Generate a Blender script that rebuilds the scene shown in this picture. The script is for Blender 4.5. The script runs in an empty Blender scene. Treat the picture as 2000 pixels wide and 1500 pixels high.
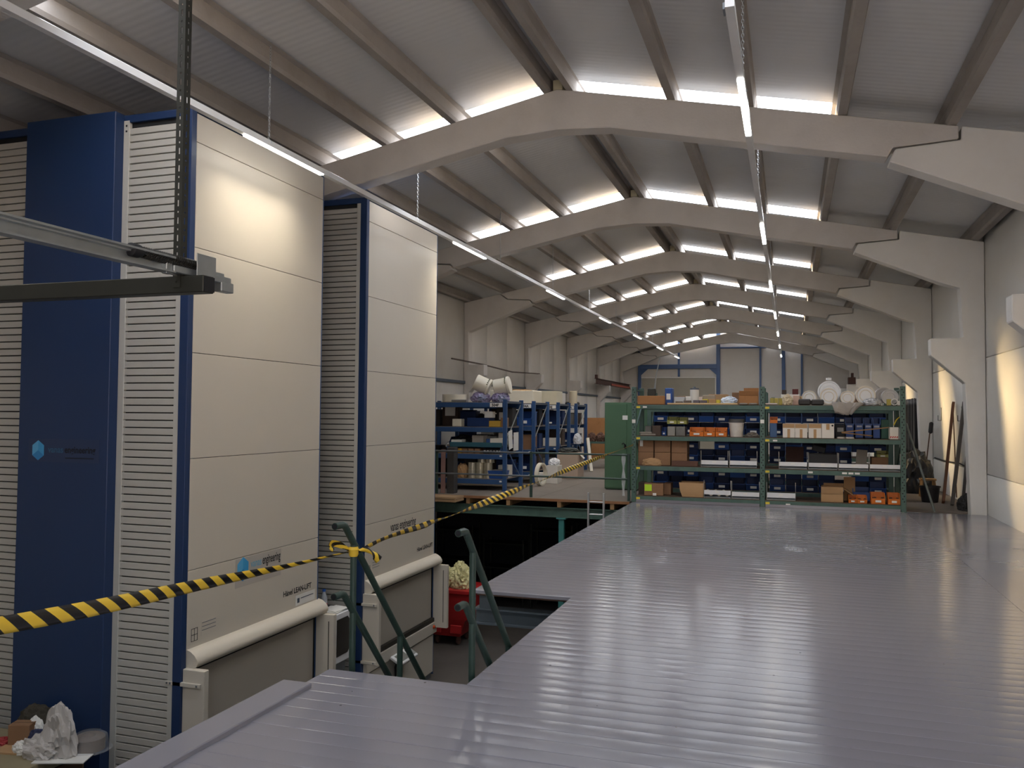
import bpy, bmesh, math, random
import numpy as np
from mathutils import Vector, Matrix, Euler, noise
random.seed(7)
scene = bpy.context.scene
COL = scene.collection
PI = math.pi

# ---------------------------------------------------------------- camera
YAW, PITCH, ROLL, FPX, EYE = .3179, .0347, .0077, 1650.0, 1.75
def cam_basis():
    f = Vector((-math.sin(YAW)*math.cos(PITCH), math.cos(YAW)*math.cos(PITCH), math.sin(PITCH)))
    r = Vector((math.cos(YAW), math.sin(YAW), 0)); u = r.cross(f)
    return r*math.cos(ROLL)+u*math.sin(ROLL), -r*math.sin(ROLL)+u*math.cos(ROLL), f
CR, CU, CF = cam_basis()
ORG = Vector((0, 0, EYE))
cam_data = bpy.data.cameras.new('camera'); cam = bpy.data.objects.new('camera', cam_data); COL.objects.link(cam)
m = Matrix.Identity(4)
for i in range(3):
    m[i][0], m[i][1], m[i][2], m[i][3] = CR[i], CU[i], -CF[i], ORG[i]
cam.matrix_world = m
cam_data.sensor_width = 36; cam_data.lens = 36*FPX/2000; cam_data.clip_start = .05; cam_data.clip_end = 300
scene.camera = cam
def ray(x, y): return CF + CR*((x-1000)/FPX) - CU*((y-750)/FPX)
def atY(x, y, Y): d = ray(x, y); return ORG + d*(Y/d.y)      # pixel -> point on a cross plane of the hall
def atX(x, y, X): d = ray(x, y); return ORG + d*(X/d.x)
def atZ(x, y, Z): d = ray(x, y); return ORG + d*((Z-EYE)/d.z)

# ---------------------------------------------------------------- light and exposure
SKYLIGHT = 9.6          # brightness of the translucent roof lights
SUN_S = 170.0
SKY_S = 14.0
LED_W = 15.0
world = bpy.data.worlds.new('sky'); scene.world = world; world.use_nodes = True
bg = world.node_tree.nodes['Background']
sky = world.node_tree.nodes.new('ShaderNodeTexSky'); sky.sky_type = 'PREETHAM'; sky.turbidity = 4
sky.sun_direction = Vector((-1, .34, .5)).normalized()
world.node_tree.links.new(sky.outputs[0], bg.inputs[0]); bg.inputs[1].default_value = SKY_S
sun_d = bpy.data.lights.new('sun', 'SUN'); sun = bpy.data.objects.new('sun', sun_d); COL.objects.link(sun)
sun_d.energy = SUN_S; sun_d.angle = math.radians(11); sun_d.color = (1, .70, .34)
sun.rotation_euler = Vector((1, -.34, -.5)).to_track_quat('-Z', 'Y').to_euler(); sun.location = (-30, 30, 20)
vs = scene.view_settings
vs.view_transform = 'Standard'; vs.look = 'None'; vs.gamma = 1; vs.use_curve_mapping = False
vs.exposure = 0.38

# ---------------------------------------------------------------- materials
def lin(c):
    if isinstance(c, str):
        c = tuple(int(c[i:i+2], 16)/255 for i in (0, 2, 4))
    return tuple((v/12.92 if v <= .04045 else ((v+.055)/1.055)**2.4) for v in c)
MATS = {}
def mat(name, col, rough=.55, metal=0, var=.12, scale=3.0, bump=0, bscale=60, spec=.5, dirt=None, dirt_amt=.35, dscale=1.2, trans=0, alpha=1, coords='Object', stretch=(1, 1, 1), ior=1.45):
    if name in MATS: return MATS[name]
    M = bpy.data.materials.new(name); M.use_nodes = True; nt = M.node_tree; N = nt.nodes; L = nt.links
    b = N['Principled BSDF']; c = lin(col)
    tc = N.new('ShaderNodeTexCoord'); mp = N.new('ShaderNodeMapping'); mp.inputs['Scale'].default_value = stretch
    L.new(tc.outputs[coords], mp.inputs[0])
    nz = N.new('ShaderNodeTexNoise'); nz.inputs['Scale'].default_value = scale; nz.inputs['Detail'].default_value = 6
    L.new(mp.outputs[0], nz.inputs['Vector'])
    mx = N.new('ShaderNodeMix'); mx.data_type = 'RGBA'
    mx.inputs[6].default_value = (*[v*(1-var) for v in c], 1); mx.inputs[7].default_value = (*[min(1, v*(1+var)) for v in c], 1)
    L.new(nz.outputs['Fac'], mx.inputs[0]); out = mx.outputs[2]
    if dirt:
        n2 = N.new('ShaderNodeTexNoise'); n2.inputs['Scale'].default_value = dscale; n2.inputs['Detail'].default_value = 8; n2.inputs['Roughness'].default_value = .65
        L.new(mp.outputs[0], n2.inputs['Vector'])
        rp = N.new('ShaderNodeValToRGB'); rp.color_ramp.elements[0].position = .48; rp.color_ramp.elements[1].position = .72
        L.new(n2.outputs['Fac'], rp.inputs[0])
        ma = N.new('ShaderNodeMath'); ma.operation = 'MULTIPLY'; ma.inputs[1].default_value = dirt_amt; L.new(rp.outputs[0], ma.inputs[0])
        m2 = N.new('ShaderNodeMix'); m2.data_type = 'RGBA'; L.new(ma.outputs[0], m2.inputs[0]); L.new(out, m2.inputs[6]); m2.inputs[7].default_value = (*lin(dirt), 1); out = m2.outputs[2]
    L.new(out, b.inputs['Base Color'])
    b.inputs['Roughness'].default_value = rough; b.inputs['Metallic'].default_value = metal
    b.inputs['Specular IOR Level'].default_value = spec; b.inputs['IOR'].default_value = ior
    if trans: b.inputs['Transmission Weight'].default_value = trans
    if alpha < 1: b.inputs['Alpha'].default_value = alpha
    if bump:
        n3 = N.new('ShaderNodeTexNoise'); n3.inputs['Scale'].default_value = bscale; n3.inputs['Detail'].default_value = 4; L.new(mp.outputs[0], n3.inputs['Vector'])
        bp = N.new('ShaderNodeBump'); bp.inputs['Strength'].default_value = bump; bp.inputs['Distance'].default_value = .01
        L.new(n3.outputs['Fac'], bp.inputs['Height']); L.new(bp.outputs[0], b.inputs['Normal'])
    MATS[name] = M
    return M
def emit(name, col, s, through=0.0):
    M = bpy.data.materials.new(name); M.use_nodes = True; nt = M.node_tree; N = nt.nodes; L = nt.links
    N.remove(N['Principled BSDF']); e = N.new('ShaderNodeEmission'); e.inputs[0].default_value = (*lin(col), 1); e.inputs[1].default_value = s
    o = N['Material Output']
    if through:
        t = N.new('ShaderNodeBsdfTransparent'); x = N.new('ShaderNodeMixShader'); x.inputs[0].default_value = through
        L.new(e.outputs[0], x.inputs[1]); L.new(t.outputs[0], x.inputs[2]); L.new(x.outputs[0], o.inputs[0])
    else: L.new(e.outputs[0], o.inputs[0])
    MATS[name] = M
    return M

# ---------------------------------------------------------------- geometry helpers
class MB:
    """collects shapes into one mesh"""
    def __init__(s): s.bm = bmesh.new(); s.mi = 0; s.uv = None
    def _tag(s, faces):
        for f in faces: f.material_index = s.mi
    def box(s, x0, x1, y0, y1, z0, z1, bev=0, seg=1):
        r = bmesh.ops.create_cube(s.bm, size=1)
        vs = r['verts']
        for v in vs:
            v.co = Vector(((x0+x1)/2+v.co.x*(x1-x0), (y0+y1)/2+v.co.y*(y1-y0), (z0+z1)/2+v.co.z*(z1-z0)))
        fs = set(f for v in vs for f in v.link_faces); s._tag(fs)
        if bev:
            es = list(set(e for v in vs for e in v.link_edges))
            rb = bmesh.ops.bevel(s.bm, geom=es, offset=bev, segments=seg, affect='EDGES', profile=.5)
            s._tag(rb['faces'])
        return s
    def obox(s, c, size, rot=(0, 0, 0), bev=0):
        M = Matrix.Translation(c) @ Euler(rot).to_matrix().to_4x4()
        n0 = len(s.bm.verts); s.box(-size[0]/2, size[0]/2, -size[1]/2, size[1]/2, -size[2]/2, size[2]/2, bev)
        s.bm.verts.ensure_lookup_table()
        for v in s.bm.verts[n0:]: v.co = M @ v.co
        return s
    def bar(s, a, b, w, h, up=(0, 0, 1)):
        a, b = Vector(a), Vector(b); d = (b-a); l = d.length; d.normalize()
        side = d.cross(Vector(up)); side = side.normalized() if side.length > 1e-4 else Vector((1, 0, 0)); u = side.cross(d)
        q = [a+side*(sx*w/2)+u*(sz*h/2) for sx, sz in ((-1, -1), (1, -1), (1, 1), (-1, 1))]
        q2 = [p+d*l for p in q]
        return s.loft([q, q2], cap=True)
    def loft(s, rings, cap=True, closed=True):
        R = [[s.bm.verts.new(p) for p in r] for r in rings]; fs = []
        n = len(R[0])
        for i in range(len(R)-1):
            for j in range(n if closed else n-1):
                k = (j+1) % n
                try: fs.append(s.bm.faces.new((R[i][j], R[i][k], R[i+1][k], R[i+1][j])))
                except ValueError: pass
        if cap and closed:
            fs.append(s.bm.faces.new(R[0][::-1])); fs.append(s.bm.faces.new(R[-1]))
        s._tag(fs); return s
    def tube(s, pts, r, n=10, cap=True):
        pts = [Vector(p) for p in pts]; rings = []
        for i, p in enumerate(pts):
            a = pts[i]-pts[i-1] if i else pts[1]-pts[0]
            b = pts[i+1]-pts[i] if i < len(pts)-1 else a
            d = (a.normalized()+b.normalized()).normalized()
            ref = Vector((0, 0, 1)) if abs(d.z) < .92 else Vector((1, 0, 0))
            u = d.cross(ref).normalized(); w = d.cross(u)
            rr = r[i] if isinstance(r, (list, tuple)) else r
            rings.append([p+(u*math.cos(t)+w*math.sin(t))*rr for t in [2*PI*k/n for k in range(n)]])
        return s.loft(rings, cap)
    def lathe(s, prof, n=20, M=None, cap=True):
        M = M or Matrix.Identity(4)
        rings = [[M @ Vector((r*math.cos(2*PI*k/n), r*math.sin(2*PI*k/n), z)) for k in range(n)] for r, z in prof]
        return s.loft(rings, cap)
    def prism(s, poly, a, b, axis='Y'):
        def P(p, t): return Vector((p[0], t, p[1])) if axis == 'Y' else (Vector((t, p[0], p[1])) if axis == 'X' else Vector((p[0], p[1], t)))
        R0 = [s.bm.verts.new(P(p, a)) for p in poly]; R1 = [s.bm.verts.new(P(p, b)) for p in poly]; fs = []
        n = len(poly)
        for j in range(n):
            k = (j+1) % n; fs.append(s.bm.faces.new((R0[j], R0[k], R1[k], R1[j])))
        for R in (R0[::-1], R1):
            f = s.bm.faces.new(R); fs.append(f)
        s._tag(fs)
        return s
    def grid(s, P, uv=False):
        """P[i][j] points -> quad sheet"""
        V = [[s.bm.verts.new(p) for p in r] for r in P]; fs = []
        for i in range(len(V)-1):
            for j in range(len(V[0])-1):
                fs.append(s.bm.faces.new((V[i][j], V[i+1][j], V[i+1][j+1], V[i][j+1])))
        s._tag(fs); return s
    def build(s, name, mats, parent=None, loc=None, smooth=True, angle=35, rot=None):
        bmesh.ops.recalc_face_normals(s.bm, faces=s.bm.faces)
        big = [f for f in s.bm.faces if len(f.verts) > 4]
        if big: bmesh.ops.triangulate(s.bm, faces=big)
        me = bpy.data.meshes.new(name); s.bm.to_mesh(me); s.bm.free()
        for mt in (mats if isinstance(mats, (list, tuple)) else [mats]): me.materials.append(mt)
        if smooth:
            me.polygons.foreach_set('use_smooth', [True]*len(me.polygons)); me.set_sharp_from_angle(angle=math.radians(angle))
        return link(name, me, parent, loc, rot)
def link(name, me, parent=None, loc=None, rot=None):
    o = bpy.data.objects.new(name, me); COL.objects.link(o)
    if parent is not None: o.parent = parent
    if loc is not None: o.location = loc
    if rot is not None: o.rotation_euler = rot
    return o
def tag(o, label, cat, group=None, kind=None):
    o['label'] = label
    if cat: o['category'] = cat
    if group: o['group'] = group
    if kind: o['kind'] = kind
    return o
def thing(name, label, cat, loc=(0, 0, 0), rz=0, group=None):
    o = bpy.data.objects.new(name, None); COL.objects.link(o); o.location = loc; o.rotation_euler = (0, 0, rz); o.empty_display_size = .1
    return tag(o, label, cat, group)
def struct(o, label):
    o['kind'] = 'structure'; o['label'] = label; return o
def sempty(name, label, loc=(0, 0, 0)):
    o = bpy.data.objects.new(name, None); COL.objects.link(o); o.location = loc; o.empty_display_size = .1
    return struct(o, label)
def copy_tree(o, parent=None):
    c = o.copy(); COL.objects.link(c); c.parent = parent
    for ch in list(o.children): copy_tree(ch, c)
    return c
def text_mesh(txt, size, extrude=.0005, bold=0.0, shear=0.0, align='LEFT'):
    cu = bpy.data.curves.new('lettering', 'FONT'); cu.body = txt; cu.size = size; cu.extrude = extrude; cu.offset = bold; cu.shear = shear; cu.align_x = align; cu.resolution_u = 3
    ob = bpy.data.objects.new('tmp', cu); COL.objects.link(ob)
    dg = bpy.context.evaluated_depsgraph_get(); me = bpy.data.meshes.new_from_object(ob.evaluated_get(dg))
    bpy.data.objects.remove(ob); bpy.data.curves.remove(cu)
    return me
def lettering(txt, size, material, parent, loc, rot, bold=0.0, sx=1.0, shear=0.0, width=None):
    me = text_mesh(txt, size, bold=bold, shear=shear)
    if width: xs_ = [v.co.x for v in me.vertices]; sx = width/(max(xs_)-min(xs_))
    me.materials.clear(); me.materials.append(material)
    o = link('lettering', me, parent, loc, rot); o.scale = (sx, 1, 1)
    return o

# material library
M_roof = mat('roof_panel_paint', 'cccdce', .5, var=.05, scale=.8, dirt='aaa8a4', dirt_amt=.25, dscale=.5)
# fine ribs of the sandwich panels, across the hall
def add_ribs(M, pitch, strength):
    nt = M.node_tree; N = nt.nodes; L = nt.links
    tc = N.new('ShaderNodeTexCoord'); w = N.new('ShaderNodeTexWave'); w.wave_type = 'BANDS'; w.bands_direction = 'Y'; w.inputs['Scale'].default_value = 2*PI/(20*pitch)
    L.new(tc.outputs['Object'], w.inputs[0]); bp = N.new('ShaderNodeBump'); bp.inputs['Strength'].default_value = strength; bp.inputs['Distance'].default_value = .004
    L.new(w.outputs['Fac'], bp.inputs['Height']); L.new(bp.outputs[0], N['Principled BSDF'].inputs['Normal'])
add_ribs(M_roof, .11, .5)
M_conc = mat('beam_concrete', 'cdc8c2', .85, var=.10, scale=2.5, bump=.25, bscale=30, dirt='aca49b', dirt_amt=.35, dscale=1.0)
M_purlin = mat('purlin_concrete', '9c9690', .9, var=.15, scale=4, bump=.35, bscale=25, dirt='7c746d', dirt_amt=.5, dscale=2)
M_cwhite = mat('column_white_paint', 'e2e0db', .55, var=.05, scale=1.5, bump=.1, bscale=20, dirt='cbc4b8', dirt_amt=.3)
M_wallr = mat('right_wall_paint', 'ecebe6', .4, var=.04, scale=.7, dirt='dad6cc', dirt_amt=.25, dscale=.6)
M_walll = mat('left_wall_panel', 'd0ccc5', .6, var=.05, scale=.9, dirt='b5ab9c', dirt_amt=.25)
M_gable = mat('gable_panel', 'c6c1ba', .6, var=.05, scale=.6, dirt='ada294', dirt_amt=.25)
M_dark = mat('dark_joint', '1d1e20', .8)
M_blueframe = mat('steel_blue_paint', '3d577f', .45, var=.1)
M_slate = mat('slate_rail_paint', '4d5763', .5)
M_sky = emit('skylight_panel', 'f3f7ff', SKYLIGHT, .4)
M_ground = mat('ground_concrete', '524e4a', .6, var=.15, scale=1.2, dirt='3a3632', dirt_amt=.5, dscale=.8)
M_steel = mat('grey_steel', '7c8287', .4, metal=.6, var=.15, scale=6)
M_galv = mat('galvanised_steel', 'a3a9aa', .38, metal=.75, var=.15, scale=14)
M_greensteel = mat('green_steel_paint', '4d665d', .5, var=.12, scale=5, dirt='2c3f38', dirt_amt=.4, dscale=4)
M_darkgreen = mat('dark_green_pipe', '33463f', .42, var=.15, scale=12, dirt='20302a', dirt_amt=.5, dscale=9)
M_cream = mat('lift_cream_enamel', 'c9c1b3', .42, var=.03, scale=1.2, bump=.05, bscale=120)
M_creamd = mat('lift_cream_lower', 'b0a89b', .45, var=.03, scale=1.2)
M_slat = mat('lift_slat_enamel', 'b9b6ae', .45, var=.04, scale=2)
M_gtrim = mat('lift_trim_grey', 'bdbbb3', .45, var=.04, scale=2)
M_lblue = mat('lift_blue_enamel', '20365c', .42, var=.06, scale=1.5)
M_black = mat('matt_black', '15161a', .6)
M_white = mat('white_plastic', 'dcdad4', .45, var=.03)
M_whitepaint = mat('white_enamel', 'd8d9da', .3, var=.02)
M_led_w = emit('led_cool', 'fffaf0', 14)
M_card = mat('cardboard', 'a5764c', .85, var=.14, scale=5, dirt='8a5f3b', dirt_amt=.35, dscale=6)
M_card2 = mat('cardboard_dull', '8c6a4e', .85, var=.14, scale=5, dirt='6f5138', dirt_amt=.4, dscale=6)
M_card3 = mat('cardboard_pale', 'b08d66', .85, var=.12, scale=5)
M_bluebin = mat('bin_blue', '264f94', .42, var=.08, scale=6)
M_dkblue = mat('bin_dark_blue', '16305e', .5, var=.1, scale=6)
M_orange = mat('bin_orange', 'd9772b', .45, var=.08, scale=6)
M_olive = mat('bin_olive', '9a9a55', .5, var=.1, scale=6)
M_yellow = mat('label_yellow', 'd9c23c', .5)
M_wood = mat('timber', '9b7a55', .7, var=.25, scale=2, stretch=(1, 8, 8), dirt='70543a', dirt_amt=.4)
M_darkwood = mat('old_timber', '5a4334', .75, var=.3, scale=2, stretch=(6, 6, 1))
M_ply = mat('deck_chipboard', '7a7067', .7, var=.15, scale=3, dirt='5d554d', dirt_amt=.5, dscale=1.5)
M_rackblue = mat('rack_blue_paint', '2f4f7a', .45, var=.12, scale=5, dirt='1b3a66', dirt_amt=.4, dscale=5)
M_paper = mat('paper_white', 'e2e0da', .8, var=.05)
M_film = mat('clear_film', 'cfd3d6', .25, var=.1, scale=8, alpha=.55)
# ================================================================= the building
BAY = 6.0; D0 = 11.1
FR = [D0+BAY*k for k in range(-2, 7)]          # frame front faces, -0.9 ... 47.1
XL_W, XR_W, XRIDGE, SLOPE, ZR = -9.10, 3.36, -3.03, .203, 6.22
GROUND = -2.9
Y_NEAR, Y_FAR = -2.6, 47.62
PUR_D = .24
def ztop(x): return ZR - SLOPE*abs(x-XRIDGE)   # top of the frames
PX = [-8.98, -7.9, -6.75, -5.67, -4.58, -3.19, -2.86, -1.48, -.48, .63, 1.85, 3.22]

ceiling = sempty('ceiling', 'grey ribbed roof panels on concrete purlins with translucent roof lights')
for x in PX:
    w = .07 if abs(x+3.03) > .5 else .06
    z = ztop(x)
    MB().prism([(x-w*.75, z+.002), (x+w*.75, z+.002), (x+w, z+.05), (x+w*.8, z+PUR_D-.03), (x+w*1.5, z+PUR_D-.002), (x-w*1.5, z+PUR_D-.002), (x-w*.8, z+PUR_D-.03), (x-w, z+.05)], Y_NEAR, Y_FAR).build('purlin', M_purlin, ceiling, smooth=False)
def roofpiece(name, x0, x1, y0, y1, mt, th=.09):
    z0, z1 = ztop(x0)+PUR_D, ztop(x1)+PUR_D
    return MB().prism([(x0, z0), (x1, z1), (x1, z1+th), (x0, z0+th)], y0, y1).build(name, mt, ceiling, smooth=False)
SK0, SK1 = .27, .98
ys = [Y_NEAR-.3] + [v for f in FR for v in (f+SK0, f+SK1)] + [Y_FAR+.3]
for i in range(0, len(ys), 2):
    if i+1 < len(ys) and ys[i+1]-ys[i] > .05:
        y1 = min(ys[i+1], Y_FAR+.3)
        if y1 > ys[i]:
            roofpiece('roof_panel', XL_W-.15, XRIDGE, ys[i], y1, M_roof); roofpiece('roof_panel', XRIDGE, XR_W+.15, ys[i], y1, M_roof)
for f in FR:
    a, b = f+SK0, min(f+SK1, Y_FAR+.3)
    if a >= b: continue
    roofpiece('roof_panel', XL_W-.15, PX[2], a, b, M_roof); roofpiece('roof_panel', PX[9], XR_W+.15, a, b, M_roof)
    roofpiece('ridge_panel', PX[5], XRIDGE, a, b, M_roof); roofpiece('ridge_panel', XRIDGE, PX[6], a, b, M_roof)
    for q in ((2, 3), (3, 4), (4, 5), (6, 7), (7, 8), (8, 9)):
        roofpiece('skylight', PX[q[0]], PX[q[1]], a, b, M_sky, .02)

# portal frames
BEAM = [(-3.03, 6.22), (1.92, ztop(1.92)), (1.92, 5.06), (1.20, 5.02), (1.14, 4.91), (-.55, 5.25), (-1.9, 5.53), (-2.3, 5.615), (-3.03, 5.66), (-3.76, 5.615), (-4.2, 5.53), (-5.55, 5.25), (-7.0, 4.94), (-7.08, 5.02), (-7.75, 5.06), (-7.98, ztop(-7.98))]
COLR = [(1.16, 4.85), (1.23, 5.0), (1.945, 5.045), (1.955, ztop(1.955)), (3.355, ztop(3.355)), (3.355, GROUND), (3.09, GROUND), (3.09, 0), (3.02, 2.36), (2.46, 2.87), (2.455, 3.18), (3.0, 3.19), (2.95, 4.10), (2.62, 4.21)]
COLL = [(-7.02, 4.90), (-7.1, 5.0), (-7.775, 5.045), (-7.785+-.0, ztop(-8.01)), (-9.095, ztop(-9.095)), (-9.095, GROUND), (-8.93, GROUND), (-8.93, 2.36), (-8.47, 2.85), (-8.465, 3.16), (-8.94, 3.17), (-8.96, 4.13)]
COLL[3] = (-8.0, ztop(-8.0))
frame_me = {}
for k, f in enumerate(FR):
    fr = sempty('portal_frame', 'arched concrete roof frame with corbelled columns', (0, f, 0))
    for nm, poly, mt in (('roof_beam', BEAM, M_conc), ('column', COLR, M_cwhite), ('column', COLL, M_conc)):
        key = nm+str(poly[0])
        if key not in frame_me:
            o = MB().prism(poly, 0, .3).build(nm, mt, fr, smooth=False)
            bv = o.modifiers.new('bevel', 'BEVEL'); bv.width = .012; bv.segments = 1; bv.limit_method = 'ANGLE'; bv.angle_limit = math.radians(20)
            frame_me[key] = o
        else:
            o = frame_me[key].copy(); COL.objects.link(o); o.parent = fr
    if 'blk' not in frame_me: frame_me['blk'] = MB().box(-3.10, -2.96, .02, .2, 6.215, 6.36, .01).build('ridge_block', mat('ridge_block_timber', 'd8cfae', .7), fr)
    else:
        o = frame_me['blk'].copy(); COL.objects.link(o); o.parent = fr

# right wall: horizontal panels, one bay long
wall_right = sempty('wall_right', 'white painted wall of long horizontal panels')
rows = [GROUND, -1.38, .72, 2.82, ztop(XR_W)+PUR_D+.02]
lines = [Y_NEAR]+FR[1:]+[Y_FAR]
lines = [Y_NEAR, FR[1]+.15]+[f+.15 for f in FR[2:]]+[Y_FAR+.1]
for i in range(len(lines)-1):
    for a, b in zip(rows[:-1], rows[1:]):
        MB().box(XR_W, XR_W+.14, lines[i]+.003, lines[i+1]-.003, a+.006, b-.006, .008).build('wall_panel', M_wallr, wall_right, angle=60)
MB().box(XR_W+.06, XR_W+.2, Y_NEAR-.2, Y_FAR+.3, GROUND, rows[-1]+.05).build('joint_backing', M_dark, wall_right)
# left wall: vertical 2 m panels
wall_left = sempty('wall_left', 'pale wall of tall vertical panels with dark joints')
y = 23.1-2*13
while y < Y_FAR:
    for a, b in ((GROUND, 2.62), (2.66, ztop(XL_W)+PUR_D+.02)):
        MB().box(XL_W-.14, XL_W, max(y, Y_NEAR)+.014, min(y+2, Y_FAR+.2)-.014, a, b-.004, .006).build('wall_panel', M_walll, wall_left, angle=60)
    y += 2
MB().box(XL_W-.2, XL_W-.05, Y_NEAR-.2, Y_FAR+.3, GROUND, 5.25).build('joint_backing', M_dark, wall_left)
for k in range(len(FR)-1):
    MB().box(XL_W+.002, XL_W+.06, FR[k]+.31, FR[k+1]-.01, 2.61, 2.69).build('wall_rail', M_slate, wall_left)

# far gable
wall_far = sempty('wall_far', 'pale end wall with blue steel posts and a wide grey door')
def gz(x): return ztop(x)+PUR_D+.05
gx = [XL_W-.1, -8.06, -5.87, -3.75, -1.51, -.32, .61, XR_W+.1]
for a, b in zip(gx[:-1], gx[1:]):
    poly = [(a+.01, GROUND), (b-.01, GROUND), (b-.01, gz(b))]
    if a < XRIDGE < b: poly.append((XRIDGE, gz(XRIDGE)))
    poly.append((a+.01, gz(a)))
    MB().prism(poly, Y_FAR, Y_FAR+.15).build('wall_panel', M_gable, wall_far, smooth=False)
MB().box(XL_W-.1, XR_W+.1, Y_FAR+.08, Y_FAR+.25, GROUND, 4.9).build('joint_backing', M_dark, wall_far)
for x, w in ((-8.06, .16), (-3.73, .2), (-.32, .18)):
    MB().box(x-w/2, x+w/2, Y_FAR-.16, Y_FAR-.001, GROUND, ztop(x)+PUR_D-.01, .005).build('steel_post', M_blueframe, wall_far)
for x in (-1.51, .61):
    MB().box(x-.05, x+.05, Y_FAR-.1, Y_FAR-.001, GROUND, ztop(x)+PUR_D-.01).build('steel_post', M_blueframe, wall_far)
MB().box(-5.93, -5.81, Y_FAR-.1, Y_FAR-.001, 3.86, ztop(-5.87)+PUR_D-.01).build('steel_post', M_blueframe, wall_far)
MB().box(-8.0, -3.82, Y_FAR-.17, Y_FAR-.01, 4.30, 4.54, .005).build('lintel', M_blueframe, wall_far)
MB().box(-3.63, -1.2, Y_FAR-.14, Y_FAR-.01, 5.38, 5.47, .005).build('lintel', M_blueframe, wall_far)
for s_, x in ((1, -7.98), (-1, -3.83)):
    MB().prism([(x, 4.31), (x+s_*.4, 4.31), (x, 3.95)], Y_FAR-.1, Y_FAR-.06).build('gusset', M_blueframe, wall_far)
door = struct(MB().box(-7.9, -3.86, Y_FAR-.08, Y_FAR-.02, GROUND, 3.78, .01).build('door_1', mat('door_grey', '9d9789', .6, var=.05)), 'wide grey shutter door in the far end wall')
struct(MB().box(-7.95, -3.84, Y_FAR-.12, Y_FAR-.015, 3.785, 3.83).box(-3.9, -3.84, Y_FAR-.12, Y_FAR-.085, 2.2, 3.78).build('trim_2', M_white), 'pale edge strip around the wide grey door')
# near wall behind the camera, with a wide window onto the sky at platform level
WX0, WX1, WZ0, WZ1 = -.6, 3.1, .35, 3.3
wn = sempty('wall_near', 'pale end wall behind the platform with a wide window')
for poly in ([(XL_W-.2, GROUND), (WX0, GROUND), (WX0, gz(WX0)), (XRIDGE, gz(XRIDGE)), (XL_W-.2, gz(XL_W))], [(WX0, GROUND), (WX1, GROUND), (WX1, WZ0), (WX0, WZ0)], [(WX0, WZ1), (WX1, WZ1), (WX1, gz(WX1)), (WX0, gz(WX0))], [(WX1, GROUND), (XR_W+.2, GROUND), (XR_W+.2, gz(XR_W)), (WX1, gz(WX1))]):
    MB().prism(poly, Y_NEAR-.2, Y_NEAR).build('wall_panel', M_gable, wn, smooth=False)
win = sempty('window_1', 'wide window in the wall behind the platform', (0, Y_NEAR-.1, 0))
gl_ = bpy.data.materials.new('window_glass'); gl_.use_nodes = True; _N = gl_.node_tree.nodes; _L = gl_.node_tree.links; _N.remove(_N['Principled BSDF'])
_t = _N.new('ShaderNodeBsdfTransparent'); _g = _N.new('ShaderNodeBsdfGlossy'); _g.inputs['Roughness'].default_value = .02; _x = _N.new('ShaderNodeMixShader'); _x.inputs[0].default_value = .06
_L.new(_t.outputs[0], _x.inputs[1]); _L.new(_g.outputs[0], _x.inputs[2]); _L.new(_x.outputs[0], _N['Material Output'].inputs[0])
nw = 3; pw_ = (WX1-WX0)/nw
for i in range(nw+1): MB().box(WX0+i*pw_-.03, WX0+i*pw_+.03, -.03, .03, WZ0, WZ1).build('window_frame', M_white, win)
for z_ in (WZ0+.03, WZ1-.03): MB().box(WX0, WX1, -.03, .03, z_-.03, z_+.03).build('window_frame', M_white, win)
for i in range(nw): MB().box(WX0+i*pw_+.03, WX0+(i+1)*pw_-.03, -.003, .003, WZ0+.06, WZ1-.06).build('pane', gl_, win)
pt = bpy.data.lights.new('window_portal', 'AREA'); pt.shape = 'RECTANGLE'; pt.size = WX1-WX0; pt.size_y = WZ1-WZ0; pt.cycles.is_portal = True
po = bpy.data.objects.new('window_portal', pt); COL.objects.link(po); po.location = ((WX0+WX1)/2, Y_NEAR-.25, (WZ0+WZ1)/2); po.rotation_euler = (PI/2, 0, 0)

# ground floor
struct(MB().box(XL_W-.2, XR_W+.2, Y_NEAR-.2, Y_FAR+.2, GROUND-.2, GROUND).build('floor_ground', M_ground), 'dark concrete ground floor below the platforms')

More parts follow.
